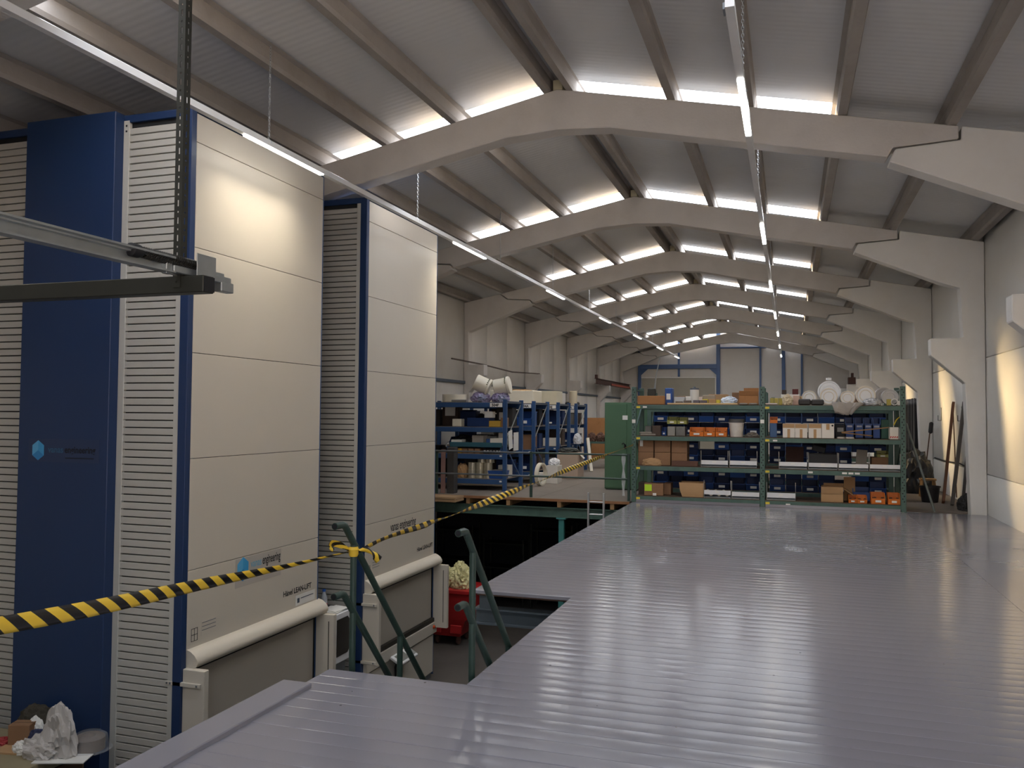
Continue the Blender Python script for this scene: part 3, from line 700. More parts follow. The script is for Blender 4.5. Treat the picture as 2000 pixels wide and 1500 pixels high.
def dep(x, y, d): return ORG+ray(x, y)*d
kn = [Vector((-2.86, 1.4, 1.03)), Vector((-2.92, 2.0, .955)), dep(0, 1222, 3.4), dep(200, 1184, 3.95), dep(400, 1140, 4.75), dep(560, 1106, 5.5), post+Vector((-.03, -.03, 0))]
pts = interp(kn, 90)
o = ribbon('barrier_tape', pts, [.084-.0002*i for i in range(60)]+[.072-.0015*(i-60) for i in range(60, 90)], [.25+.25*math.sin(i*.11) for i in range(60)]+[.25+(i-60)*.03 for i in range(60, 90)], None, .15, .12)
tag(o, 'yellow and black striped tape running past the storage towers to the handrail post', 'barrier tape')
kn = [post+Vector((.03, .03, 0)), atX(760, 1048, -2.98), atX(850, 1018, -2.98), atX(1000, 961, -2.98), atX(1120, 913, -2.98), Vector((-2.985, 16.88, 1.14))]
pts = interp(kn, 160)
o = ribbon('barrier_tape', pts, [.03+.04*min(1, i/16) for i in range(120)]+[.07-.0004*(i-120) for i in range(120, 160)], [.3+.5*math.sin(i*.05) if i < 60 else .4+.8*math.sin((i-60)*.16) for i in range(160)], None, .15, .1)
tag(o, 'yellow and black striped tape running from the handrail post to the green rack', 'barrier tape')
kt = thing('tape_knot', 'knotted tape with two loose ends on the dark green handrail post', 'tape knot', post)
M_tyel = mat('tape_yellow_back', 'e3bd3c', .35)
MB().lathe([(.028, -.035), (.036, -.02), (.034, .0), (.038, .015), (.029, .035)], 10, cap=False).build('wrap', M_tyel, kt)
for s_, q in ((-1, [(-.02, -.02, .01), (-.05, -.08, .05), (-.07, -.17, .075), (-.06, -.21, .045)]), (1, [(.03, .02, .0), (.06, .1, .0), (.07, .18, -.05), (.09, .22, -.09)])):
    pp = interp([Vector(v) for v in q], 14); ribbon('loose_end', pp, [.03+.035*i/13 for i in range(14)], [.6*math.sin(i*.7) for i in range(14)], kt, .15, .2)
# ================================================================= green pallet racks with their stock
RY = 16.93; SHZ = [.13, .73, 1.325, 1.95]
def pallet_rack(label, y0, xs, zt, depth, shelves, mt, tags=True, deckmt=None, beam_h=.095, name='pallet_rack', cat='rack', brace=True, holes=True, group=None):
    R_ = thing(name, label, cat, (0, y0, 0), 0, group)
    pw = .09
    hole_m = M_black
    for i, x in enumerate(xs):
        for yy in (0, depth-.07):
            p = MB().box(x-pw/2, x+pw/2, yy, yy+.07, .0, zt, .004).build('upright', mt, R_)
            if holes and yy == 0:
                b = MB(); zz = .18; k = 0
                while zz < zt-.05:
                    b.box(x-.024+(.0 if k % 2 else .026), x-.004+(.0 if k % 2 else .026), -.0015, .0, zz, zz+.022); zz += .05; k += 1
                b.build('slot_row', hole_m, p)['kind'] = 'stuff'
            MB().box(x-pw/2-.01, x+pw/2+.01, yy-.015, yy+.085, 0, .012).build('foot_plate', mt, p)
        if brace:
            zz = .25; s_ = 1
            while zz+.55 < zt:
                a, b_ = (.05, depth-.05) if s_ > 0 else (depth-.05, .05)
                MB().bar((x, a, zz), (x, b_, zz+.55), .03, .03).build('brace', mt, R_); zz += .55; s_ = -s_
            for zz in (.2, zt-.06): MB().bar((x, .05, zz), (x, depth-.05, zz), .03, .03).build('brace', mt, R_)
    for a, b_ in zip(xs[:-1], xs[1:]):
        for z in shelves:
            for yy in (-.012, depth-.045):
                bm_ = MB().box(a+pw/2, b_-pw/2, yy, yy+.05, z-beam_h, z-.012, .004).build('beam', mt, R_)
            if tags:
                MB().box(a+pw/2+.01, a+pw/2+.085, -.0145, -.012, z-.075, z-.035).build('shelf_tag', M_yellow, R_)
            MB().box(a+pw/2+.002, b_-pw/2-.002, .0, depth, z-.025, z-.0015).build('shelf_board', deckmt or mat('shelf_board_brown', '57463b', .7, var=.2, scale=4), R_)
    return R_
RX = [-2.985, -.505, 1.965]
rack = pallet_rack('green pallet rack of two bays facing the grey platform', RY, RX, 2.3, 1.0, SHZ, M_greensteel)
MB().box(-2.93, -.56, -.03, .0, .002, .055).box(-.45, 1.91, -.03, .0, .002, .055).build('base_board', M_floor, rack)
for (x, z) in ((-2.985, 1.61), (-.505, 1.63)): MB().box(x-.035, x+.035, -.004, -.0016, z-.035, z+.035).build('paper_label', M_paper, rack)
for x in (.32, .92, 1.03, 1.14): MB().box(x, x+.085, -.0145, -.012, .665, .70).build('paper_label', M_paper, rack)
for x, z in ((-2.80, 1.895), (-.31, 1.265), (-.08, .06)): MB().box(x, x+.08, -.0145, -.012, z-.012, z+.018).build('paper_label', M_paper, rack)
rack2 = pallet_rack('rear green rack crowded with dark blue picking bins', 18.9, RX, 2.25, .9, [.13, .73, 1.325, 1.9], M_greensteel, tags=False, holes=False)
rack3 = pallet_rack('farther green rack standing behind the picking bins', 22.2, [-2.9, -.4, 2.05], 2.2, .9, [.13, .73, 1.325, 1.9], M_greensteel, tags=False, holes=False)

# coordinate frames of my close-up views
def A1(u, v): return (1230+u/7.407, 740+v/7.407)
def A2(u, v): return (1230+u/7.407, 860+v/7.407)
def B1(u, v): return (1480+u/6.667, 740+v/6.667)
def B2(u, v): return (1480+u/6.667, 860+v/6.667)
def rect(vf, u0, v0, u1, v1, Y):
    a = atY(*vf(u0, (v0+v1)/2), Y); b = atY(*vf(u1, (v0+v1)/2), Y); t = atY(*vf((u0+u1)/2, v0), Y); q = atY(*vf((u0+u1)/2, v1), Y)
    return a.x, b.x, q.z, t.z
XLO, XHI = None, None
def size(vf, u0, v0, u1, v1, Y): 
    x0, x1, z0, z1 = rect(vf, u0, v0, u1, v1, Y); return x0, x1, z1-z0
def crate(name, label, cat, mt, vf, R, zb, yoff, depth, rz=0, group=None, bev=.006, tape=None, flaps=False, open_=False, hs=1):
    """carton: body with flap seam; R = (u0,v0,u1,v1)"""
    Y = RY+yoff; x0, x1, h = size(vf, *R, Y); h *= hs
    w = x1-x0; o = thing(name, label, cat, ((x0+x1)/2, Y, zb), rz, group)
    if open_:
        t = .008; b = MB()
        b.box(-w/2, w/2, 0, t, 0, h).box(-w/2, w/2, depth-t, depth, 0, h).box(-w/2, -w/2+t, t, depth-t, 0, h).box(w/2-t, w/2, t, depth-t, 0, h).box(-w/2, w/2, 0, depth, 0, t)
        b.build('body', mt, o)
    else:
        MB().box(-w/2, w/2, 0, depth, 0, h, bev).build('body', mt, o)
        MB().box(-w/2+.004, w/2-.004, depth*.49, depth*.51, h, h+.001).build('flap_seam', M_card2, o)
    if tape: MB().box(-.025, .025, -.001, .0, h*.0, h*.62).box(-w/2+.002, w/2-.002, -.0015, -.0002, h*.7, h*.99).build('tape_strip', tape, o)
    if flaps:
        MB().obox((w*.1, depth-.01, h+.13*min(1, w)), (w*.8, .006, .26*min(1, w)), (-.12, 0, 0)).build('flap', mt, o)
        MB().obox((0, -.03, h-.02), (w*.98, .006, .1), (.5, 0, 0)).build('flap', mt, o)
    return o
def binmesh():
    """open fronted picking bin, unit size: x -.5..5, y 0..1 (front at 0), z 0..1"""
    b = MB(); t = .035
    b.box(-.5, .5, 0.05, 1, 0, t)
    b.box(-.5, .5, 1-t, 1, 0, 1)
    for s_ in (-1, 1):
        x0, x1 = (-.5, -.5+t) if s_ < 0 else (.5-t, .5)
        b.prism([(.05, 0), (1, 0), (1, 1), (.28, 1), (.22, .86), (.0, .52), (.02, .4)], x0, x1, 'X')
    b.prism([(.05, 0), (.05+t, 0), (.03+t, .52), (-.02, .52), (-.02, .47), (.0, .44)], -.5, .5, 'X')
    b.box(-.5-.02, .5+.02, .95, 1.01, .92, 1.0)
    o = b.build('tub', M_bluebin, None, smooth=False); me = o.data; bpy.data.objects.remove(o); return me
BINME = {}
def picking_bin(label, mt, loc, w, d, h, group, tagm=True, rz=0, fill=None):
    if mt.name not in BINME:
        if not BINME: BINME['_'] = binmesh()
        me = BINME['_'].copy(); me.materials.clear(); me.materials.append(mt); BINME[mt.name] = me
    o = thing('picking_bin', label, 'bin', loc, rz, group)
    c = link('tub', BINME[mt.name], o); c.scale = (w, d, h)
    if tagm:
        p = link('label_card', CARD_ME, o); p.location = (0, -.022*d-.001, h*.26); p.scale = (w*.42, 1, h*.2)
    if fill:
        f = link('contents', FILL_ME[fill], o); f.location = (0, d*.5, h*.04); f.scale = (w*.9, d*.84, h*.6)
    return o
_t = MB().box(-.5, .5, -.002, 0, -.5, .5).build('label_card', M_paper); CARD_ME = _t.data; bpy.data.objects.remove(_t)
FILL_ME = {}
def lumps(mt, key, n=26):
    b = MB()
    for i in range(n):
        x, y, z = random.uniform(-.4, .4), random.uniform(-.4, .4), random.uniform(.1, .8)
        b.obox((x, y, z), (random.uniform(.1, .3), random.uniform(.1, .3), random.uniform(.1, .3)), (random.random()*3, random.random()*3, random.random()*3))
    b.box(-.48, .48, -.48, .48, 0, .4)
    o = b.build('contents', mt, None, smooth=False); FILL_ME[key] = o.data; bpy.data.objects.remove(o)
lumps(mat('small_parts_grey', '6f6b66', .5, var=.3, scale=20), 'grey'); lumps(mat('small_parts_brown', '6b4a33', .6, var=.3, scale=20), 'brown')
def bin_at(vf, R, zb, yoff, mt, label, group, depth=.3, fill='brown', rz=0):
    Y = RY+yoff; x0, x1, h = size(vf, *R, Y)
    return picking_bin(label, mt, ((x0+x1)/2, Y, zb), x1-x0, depth, h, group, True, rz, fill)

# ---- left bay, top shelf
T = SHZ[3]+.001
crate('carton_tray', 'wide shallow brown carton on the top shelf by the green cabinet', 'box', M_card, A1, (112, 240, 500, 365), T, .06, .5)
o = thing('blue_crate', 'bright blue crate beside the wide shallow carton', 'crate', (atY(*A1(560, 300), RY+.2).x, RY+.2, T))
MB().box(-.07, .07, 0, .3, 0, .33, .01).build('body', M_bluebin, o); MB().box(-.04, .04, -.003, .0, .1, .22).build('label_card', M_paper, o)
pl = tag(MB().box(0, 1.36, 0, .16, 0, .032, .004).build('timber_board', mat('pale_board', 'c9ae85', .7, var=.12, scale=3), None, (atY(*A1(540, 356), RY+.0).x, RY+.005, T)), 'pale timber board lying along the top shelf edge', 'board')
T2 = T
stuff = [('storage_tub', 'translucent grey tub on the top shelf behind the timber board', mat('tub_grey', 'b8bbbd', .35), (640, 235, 790, 345), .2),
         ('carton', 'small white carton beside the round canister', M_white, (805, 225, 882, 345), .25),
         ('carton', 'small pale pink carton right beside the round canister', mat('pale_pink_card', 'd8c6b8', .7), (985, 232, 1052, 345), .28),
         ('carton', 'greige long carton behind the yellow packets', mat('greige_card', '9f9385', .8), (1055, 205, 1230, 345), .42),
         ('carton', 'small tan carton between the yellow packets', M_card3, (1140, 262, 1245, 345), .2),
         ('packet', 'flat yellow packet left of the small tan carton', M_yellow, (1050, 265, 1132, 345), .24),
         ('packet', 'upright yellow packet right of the small tan carton', M_yellow, (1250, 275, 1303, 345), .2),
         ('carton', 'low dark grey carton on the timber board under the tub', mat('dark_grey_card', '6c625d', .8), (660, 318, 765, 365), .17),
         ('carton', 'low dark grey carton on the timber board under the white carton', mat('dark_grey_card', '6c625d', .8), (778, 305, 885, 365), .17),
         ('packet', 'dark violet packet on the timber board', mat('violet_grey_bag', '5f5862', .5), (915, 300, 1005, 365), .17),
         ('packet', 'darker violet packet next to the small tan carton', mat('violet_grey_bag2', '575059', .5), (1015, 300, 1118, 365), .17)]
for nm, lb, mt, R, yo in stuff: crate(nm, lb, nm.split('_')[-1] if nm != 'carton' else 'box', mt, A1, R, T, yo, .16, hs=1)
can = thing('canister', 'round white canister with dark lid on the top shelf', 'canister', (atY(*A1(930, 250), RY+.22).x, RY+.3, T))
MB().lathe([(0, 0), (.085, 0), (.088, .01), (.088, .30), (0, .30)], 20).build('body', M_white, can); MB().lathe([(.0, .30), (.092, .30), (.092, .33), (.03, .335), (.02, .36), (0, .36)], 20).build('lid', mat('lid_slate', '59606b', .5), can)
def crumple(name, label, cat, mt, c, sx, sy, sz, seed, n=9, group=None, amp=1.0, taper=0.0):
    """wadded or slumped soft thing: creased lump with a flat foot"""
    rnd = random.Random(seed); b = MB(); bmesh.ops.create_icosphere(b.bm, subdivisions=4, radius=1)
    off = Vector((rnd.uniform(0, 50), rnd.uniform(0, 50), rnd.uniform(0, 50))); fq = 1.1+.09*n
    for v in b.bm.verts:
        d = v.co.normalized()
        r1 = 1-2*abs(noise.noise(d*fq+off)); r2 = 1-2*abs(noise.noise(d*fq*2.3+off*2)); r3 = noise.noise(d*fq*5+off)
        k = 1+amp*(.20*r1+.11*r2+.05*r3-.15)
        q = d*k; t = max(0, (q.z+.55)/1.6); f = 1-taper*min(1, t)
        v.co = Vector((q.x*sx*f, q.y*sy*f, max(0, (q.z+.55)*sz*.65)))
    return tag(b.build(name, mt, None, c, angle=16), label, cat, group)
crumple('plastic_bag', 'white and blue plastic bags heaped on the top shelf', 'bag', mat('bag_white_blue', 'c9d2dc', .35, var=.3, scale=9, dirt='3f74b8', dirt_amt=.8, dscale=7), (atY(*A1(1440, 300), RY+.25).x, RY+.25, T), .16, .14, .16, 3)
crate('carton', 'open brown carton with raised flap by the middle upright', 'box', M_card, A1, (1580, 180, 1855, 362), T, .1, .4, flaps=True, open_=True)
tag(MB().lathe([(0, 0), (.075, 0), (.085, .02), (.06, .035), (0, .035)], 18).build('metal_dish', mat('dull_dish', '8a7f74', .5), None, (atY(*A1(1645, 340), RY+.03).x, RY+.04, T)), 'dull round dish lying before the open brown carton', 'dish')
tag(MB().lathe([(0, 0), (.075, 0), (.085, .02), (.06, .035), (0, .035)], 18).build('metal_dish', mat('dull_dish', '8a7f74', .5), None, (atY(*A1(1785, 345), RY+.03).x, RY+.05, T)), 'dull round dish lying against the middle green upright', 'dish')
sl = thing('desk_lamp', 'thin grey pole standing up behind the wide shallow carton', 'pole', (atY(*A1(350, 200), RY+.8).x, RY+.78, T))
MB().box(-.12, .04, -.06, .06, 0, .34, .01).build('base', M_dkmetal, sl); MB().tube([(.02, 0, .34), (.05, 0, .62), (.13, 0, 1.02)], [.02, .012, .009], 8).build('pole', M_galv, sl)
# ---- left bay, second shelf
T = SHZ[2]+.001
tag(MB().obox((0, 0, .02), (.3, .3, .035), (0, 0, .1), .004).obox((-.02, 0, .055), (.26, .26, .03), (0, 0, -.15), .004).build('slate_stack', mat('stone_grey', '8d857c', .8, var=.2), None, (atY(*A1(225, 775), RY+.2).x+.06, RY+.22, T)), 'flat grey slabs stacked on the second shelf', 'slabs')
crate('carton', 'small grey carton standing behind the flat grey slabs', 'box', mat('grey_card', '7d7b76', .8), A1, (222, 665, 310, 795), T, .45, .2)
crate('carton', 'dark brown carton next to the flat grey slabs', 'box', mat('dark_brown_card', '4d4038', .8), A1, (325, 655, 447, 798), T, .1, .3)
bin_at(A1, (462, 640, 528, 760), T, .2, M_bluebin, 'narrow blue bin between dark carton and olive bins', None)
for lb, R, zz in (('olive bin stacked above the grey cartons', (540, 540, 678, 645), .15), ('faded olive bin stacked beside the brighter olive one', (690, 545, 822, 645), .15)):
    h0 = .235
    bin_at(A1, R, T+h0, .1, M_olive, lb, 'olive bins on the second shelf', fill='grey')
crate('carton', 'pale grey carton below the olive bin', 'box', mat('pale_grey_card', '8f8b84', .8), A1, (545, 655, 655, 795), T, .08, .3, hs=.97)
crate('carton', 'grey wrapped carton below the faded olive bin', 'box', mat('grey_wrap', '6d6c67', .5, var=.3, scale=10), A1, (668, 655, 800, 795), T, .08, .3, hs=.97)
for R, lb in (((865, 672, 1068, 802), 'orange bin leftmost of three before the white bucket'), ((1075, 672, 1232, 802), 'orange bin between two others before the white bucket'), ((1243, 672, 1402, 802), 'orange bin directly beside the white bucket')):
    bin_at(A1, R, T, .03, M_orange, lb, 'orange bins on the second shelf')
bk = thing('paint_bucket', 'dirty white bucket with dark rim on the second shelf', 'bucket', (atY(*A1(1545, 690), RY+.18).x, RY+.17, T))
MB().lathe([(0, 0), (.118, 0), (.12, .01), (.142, .26), (.15, .262), (.15, .275), (.14, .275)], 24).build('body', mat('bucket_white', 'cfc9c0', .45, var=.1, dirt='97897b', dirt_amt=.4, dscale=5), bk)
MB().lathe([(.14, .27), (.15, .275), (.15, .33), (.143, .345), (.135, .34), (.13, .28)], 24).build('rim', mat('rim_dark', '474644', .6), bk)
crumple('scrap_heap', 'grey scrap heap beside the middle upright', 'scrap', mat('scrap_grey', '6e675f', .7, var=.3, scale=14), (atY(*A1(1770, 760), RY+.2).x, RY+.2, T), .12, .1, .09, 5)
# ---- left bay, third shelf
T = SHZ[1]+.001
for i, R in enumerate(((118, 180, 345, 335), (355, 180, 590, 335), (600, 190, 832, 335))):
    x0, x1, h = size(A2, *R, RY+.12)
    for k in range(2):
        h = .256
        c_ = thing('carton', ['brown carton in the stacked block, lower row', 'brown carton in the stacked block, upper row'][k], 'box', ((x0+x1)/2, RY+.12+.01*k, T+k*(h+.004)), 0, 'stacked brown cartons')
        MB().box(-(x1-x0)/2+.004, (x1-x0)/2-.004, 0, .4, 0, h, .006).build('body', M_card2, c_); MB().box(-(x1-x0)/2+.01, (x1-x0)/2-.01, -.001, .0, h*.47, h*.475).build('flap_seam', M_darkwood, c_)
        if i == 0 and k == 1: MB().box(-.12, -.06, -.002, .0, h-.14, h-.02).build('label_card', M_paper, c_)
crumple('wrapping_paper', 'crumpled tan wrapping paper before the stacked cartons', 'paper', M_card3, (atY(*A2(320, 290), RY+.05).x, RY+.055, T), .19, .045, .14, 11)
crate('carton', 'long low reddish brown carton before the stacked cartons', 'box', mat('reddish_card', '5e4236', .8), A2, (605, 268, 985, 345), T, .0, .1)
def tray(vf, u0, u1, vtop, vs0, vs1, vb, zb, label, items=None):
    Y = RY+.0; x0 = atY(*vf(u0, vb), Y).x; x1 = atY(*vf(u1, vb), Y).x; w = x1-x0
    H = atY(*vf(u0, vtop), Y).z-atY(*vf(u0, vb), Y).z; s0 = atY(*vf(u0, vs1), Y).z-atY(*vf(u0, vb), Y).z; s1 = atY(*vf(u0, vs0), Y).z-atY(*vf(u0, vb), Y).z
    o = thing('wire_tray', label, 'tray', ((x0+x1)/2, Y, zb), 0, 'wire framed shelf trays')
    r = .008
    MB().box(-w/2+.012, w/2-.012, -.004, .002, s0, s1).build('front_strip', M_whitepaint, o)
    MB().box(-.04, .03, -.0055, -.004, s0+.4*(s1-s0), s0+.8*(s1-s0)).build('label_card', M_paper, o)
    MB().tube([(-w/2+.008, 0, H), (-w/2+.008, 0, r), (w/2-.008, 0, r), (w/2-.008, 0, H)], r, 6).build('wire_frame', mat('tray_wire', '9c9a94', .4, metal=.3), o)
    MB().box(-w/2+.01, w/2-.01, .003, .7, .018, .026).build('base_sheet', M_steel, o)
    for s_ in (-1, 1): MB().box(s_*(w/2-.012)-.002, s_*(w/2-.012)+.002, .004, .7, .02, .09).build('side_sheet', M_steel, o)
    return o
tray(A2, 1025, 1428, 130, 270, 330, 368, T, 'wire tray with white strip right of the stacked cartons')
tray(A2, 1438, 1848, 130, 272, 332, 374, T, 'wire tray with white strip against the middle upright, third shelf')
T0 = SHZ[0]+.001
tray(A2, 1068, 1468, 580, 722, 785, 835, T0, 'wire tray with white strip holding pale rollers')
tray(A2, 1470, 1882, 585, 738, 800, 840, T0, 'wire tray with white strip beside the rollers on the lowest shelf')
for i in range(6):
    x = atY(*A2(1120+i*58, 760), RY+.12).x
    tag(MB().lathe([(0, 0), (.028, 0), (.03, .01), (.03, .2), (.022, .22), (0, .22)], 12, Matrix.Rotation(-PI/2, 4, 'X')).build('roller', mat('roller_cream', 'cfc9bc', .4), None, (x, RY+.06, T0+.058+(.0 if i % 2 else .062))), 'pale roller lying in the wire tray on the lowest shelf', 'roller', 'pale rollers in the tray')
# bottom shelf cartons
o = crate('carton', 'brown carton with bright green sticker on the lowest shelf', 'box', M_card2, A2, (210, 612, 485, 785), T0, .05, .32, rz=.12)
MB().box(-.18, -.04, -.003, .0, .09, .22).build('sticker', mat('sticker_green', 'b7e02c', .5), o); MB().box(-.02, .05, -.002, .0, .0, .05).build('label_card', M_paper, o)
crate('carton', 'brown carton tucked behind the green stickered one', 'box', M_card2, A2, (490, 600, 595, 770), T0, .3, .3)
crate('carton', 'dark brown carton on the lowest shelf by the corner upright', 'box', mat('dark_brown_card', '4d4038', .8), A2, (125, 590, 208, 760), T0, .25, .3)
ob = thing('carton', 'tan open carton with bulging sides on the lowest shelf', 'box', (atY(*A2(890, 700), RY+.05).x, RY+.05, T0))
wv = size(A2, 710, 590, 1068, 795, RY+.05); w_ = (wv[1]-wv[0])/2; h_ = wv[2]
b = MB(); b.loft([[(-w_*.74, 0, 0), (w_*.96, 0, 0), (w_*.96, .4, 0), (-w_*.74, .4, 0)], [(-w_*.92, -.02, h_*.5), (w_, -.02, h_*.5), (w_, .42, h_*.5), (-w_*.92, .42, h_*.5)], [(-w_, .0, h_), (w_*.97, .0, h_*.99), (w_*.97, .41, h_), (-w_, .41, h_)]], cap=False)
b.build('body', M_card3, ob); b = MB(); b.box(-w_*.74, w_*.95, .01, .39, .0, .01).box(-w_*.9, w_*.9, .03, .37, h_*.62, h_*.63).build('inner_dark', M_darkwood, ob)
# ---- right bay, top shelf
T = SHZ[3]+.001
tag(MB().box(-.11, .11, 0, .2, 0, .035, .01).build('plate_stack', mat('pale_plates', 'b5aaa3', .6), None, (atY(*B1(175, 318), RY+.03).x, RY+.04, T)), 'pale low plates beside the middle upright', 'plates')
for i, (u, lb) in enumerate(((185, 'yellow green packet leftmost in its small row'), (240, 'yellow green packet in the middle of its small row'), (295, 'yellow green packet nearest the beige bag'))):
    crate('packet', lb, 'packet', mat('packet_olive', 'a89a4c', .6, var=.2, scale=20), B1, (u-25, 245, u+25, 335), T, .25, .12)
crumple('beige_bag', 'beige knotted bag before the pink carton', 'bag', mat('beige_bag', 'c4b497', .6, var=.2, scale=8), (atY(*B1(385, 280), RY+.1).x, RY+.12, T), .095, .1, .2, 21)
crate('carton', 'pale pink carton between beige bag and black cases', 'box', mat('pink_card', 'c9aa9a', .8), B1, (460, 215, 540, 340), T, .2, .25)
for R, lb, mt in (((315, 150, 370, 200), 'small dark brown box poking up behind the beige bag', mat('dark_brown_card', '4d4038', .8)), ((450, 138, 530, 205), 'small dark red box poking up behind the pink carton', mat('dark_red_card', '5c2a28', .7))):
    R2 = (R[0], R[1], R[2], 350); crate('carton', lb, 'box', mt, B1, R2, T, .55, .2)
crate('carton', 'long white carton lying behind the beige bag', 'box', M_white, B1, (300, 212, 545, 350), T, .38, .12)
for R, lb in (((530, 260, 690, 338), 'low black case left of its twin before the drums'), ((695, 266, 862, 338), 'low black case right of its twin before the drums')):
    crate('black_case', lb, 'case', mat('case_black', '33302f', .5), B1, R, T, .02, .25, bev=.02, group='black cases under the drums')
def drum(label, vf, cu, cv, R_u, yoff, mt, lidm, ln=.3, tilt=0):
    Y = RY+yoff; c = atY(*vf(cu, cv), Y); e = atY(*vf(cu+R_u, cv), Y); r = e.x-c.x
    o = thing('plastic_drum', label, 'drum', (c.x, Y, c.z), tilt, 'white plastic drums on the top shelf')
    M = Matrix.Rotation(-PI/2, 4, 'X')
    MB().lathe([(0, .01), (r*.93, .01), (r*.97, .03), (r*.97, ln*.9), (r*.85, ln), (0, ln)], 28, M).build('body', mt, o)
    MB().lathe([(0, .012), (r*.52, .012), (r*.54, .0), (r*.60, .0), (r*.63, .012), (r*.84, .012), (r*.88, -.005), (r*1.0, -.005), (r*1.01, .03), (r*.97, .04)], 28, M).build('lid', lidm, o)
    return o
M_drum = mat('drum_white', 'e4e4e4', .4, var=.03); M_lid = mat('drum_lid_cream', 'dcd3c2', .45, var=.05, scale=2); M_drumg = mat('drum_grey', 'b9b7b4', .35, var=.06)
zT = T
def rest(vf, cu, R_u, yoff):   # centre row so that the drum stands on the shelf
    return None
for lb, cu, cv, R_u, yo, mt, lm in (('white drum half wrapped in film above the black cases', 670, 240, 98, .25, M_drum, M_lid),
                               ('white drum with cream lid beside the wrapping paper', 925, 245, 116, .12, M_drum, M_lid),
                               ('smaller white drum with cream lid above the wrapping paper', 1170, 235, 98, .2, M_drum, M_lid),
                               ('white drum with cream lid behind the crumpled foil', 1405, 190, 133, .2, M_drum, M_lid),
                               ('grey translucent drum nearest the corner upright', 1725, 225, 112, .1, M_drumg, M_drumg)):
    o = drum(lb, B1, cu, cv, R_u, yo, mt, lm)
    r = (atY(*B1(cu+R_u, cv), RY+yo).x-atY(*B1(cu, cv), RY+yo).x); o.location.z = T+r*1.0+.008
    
o = drum('large white drum lying on top of the others', B1, 930, 150, 152, .47, M_drum, M_drum, ln=.45); o.location.z = T+.262
b = MB().lathe([(0, 0), (.05, 0), (.05, .04), (0, .045)], 14); bo = b.build('bung', M_drum, o); bo.location = (0, .2, .235)
o = drum('grey translucent drum lying behind the corner drum', B1, 1640, 150, 112, .75, M_drumg, M_drumg, ln=.4); r = .17; o.location.z = T+.2
# draped paper sack over the beam
def sheet(name, label, cat, mt, rows, seed, jit=.012, thick=.001):
    rnd = random.Random(seed); n = len(rows); P = []
    for i, r in enumerate(rows):
        a, b_ = Vector(r[0]), Vector(r[1]); m_ = 9
        P.append([a.lerp(b_, j/m_)+Vector((rnd.uniform(-jit, jit), rnd.uniform(-jit*1.6, 0), rnd.uniform(-jit, jit))) for j in range(m_+1)])
    o = MB().grid(P).build(name, mt, None, angle=20); sd = o.modifiers.new('t', 'SOLIDIFY'); sd.thickness = thick
    return tag(o, label, cat)
def bp_(u, v, yo): return atY(*B1(u, v), RY+yo)
Tz = T+.02
zz = lambda u, v, yo, z=None: Vector((bp_(u, v, yo).x, RY+yo, z if z else bp_(u, v, yo).z))
sheet('paper_sack', 'grey paper sack hanging over the green beam', 'sack', mat('sack_grey', '9a948d', .75, var=.15, scale=6),
      [(zz(1000, 300, .2, T+.03), zz(1380, 300, .2, T+.03)), (zz(965, 300, .03, T+.06), zz(1390, 300, .03, T+.04)), (zz(965, 310, -.05), zz(1385, 310, -.05)), (zz(985, 380, -.06), zz(1330, 360, -.06)), (zz(1010, 435, -.06), zz(1265, 420, -.06)), (zz(1050, 460, -.05), zz(1230, 462, -.05))], 4, .018)
crumple('foil_bag', 'silvery crumpled film bag between the drums', 'bag', mat('foil_grey', 'b9babd', .2, metal=.4, var=.2, scale=10), (atY(*B1(1490, 300), RY+.0).x, RY+.1, T), .15, .09, .13, 31, n=14)
crate('carton', 'olive small carton under the grey drum', 'box', mat('packet_olive', 'a89a4c', .6, var=.2, scale=20), B1, (1683, 265, 1738, 345), T, .0, .1)
crate('carton', 'small white carton at the corner upright, top shelf', 'box', M_white, B1, (1815, 285, 1865, 345), T, .02, .1)
tag(MB().lathe([(.05, 0), (.062, 0), (.062, .05), (.05, .05), (.05, 0)], 18, Matrix.Rotation(-PI/2, 4, 'X'), cap=False).build('tape_roll', M_paper, None, (atY(*B1(1780, 310), RY+.0).x, RY-.005, T+.063)), 'white tape roll leaning at the corner upright', 'tape roll')
# ---- right bay, second shelf
T = SHZ[2]+.001
crate('blue_tin', 'tall dull blue tin below the small orange bin', 'tin', mat('tin_blue', '3c5a80', .5, var=.1, dirt='6a4f3f', dirt_amt=.5), B1, (160, 560, 248, 745), T, .1, .2)
x0, x1, h = size(B1, 160, 475, 268, 557, RY+.1); picking_bin('small orange bin standing on the dull blue tin', M_orange, ((x0+x1)/2-.01, RY+.1, T+size(B1, 160, 560, 248, 745, RY+.1)[2]+.002), (x1-x0)*.9, .2, h, 'orange bins on the second shelf', False, 0, 'brown')
M_cardw = mat('carton_white', 'd8d2c8', .7, var=.04)
for R, lb, tp in (((325, 562, 481, 745), 'white carton with tan flap, first of four', M_card3), ((485, 562, 645, 745), 'white carton with tan flap, second of four', M_card3), ((662, 562, 829, 748), 'white carton with tan flap, third of four', M_card3), ((832, 562, 995, 752), 'white carton without flap, last of four', None)):
    o = crate('carton', lb, 'box', M_cardw, B1, R, T, .0, .4, tape=tp, group='white cartons on the second shelf')
    if tp is None:
        MB().box(-.03, .03, -.002, 0, .16, .27).build('tape_strip', M_card3, o); MB().lathe([(0, 0), (.018, 0), (.018, .002), (0, .002)], 12, Matrix.Translation((.08, 0, .24)) @ Matrix.Rotation(PI/2, 4, 'X')).build('hole', M_black, o)
o = crate('black_box', 'black box with grey label beside the white cartons', 'box', M_black, B1, (1008, 515, 1135, 690), T, .3, .3); MB().box(-.05, .06, -.003, 0, .12, .2).build('label_card', mat('label_grey', '8d8d8b', .6), o)
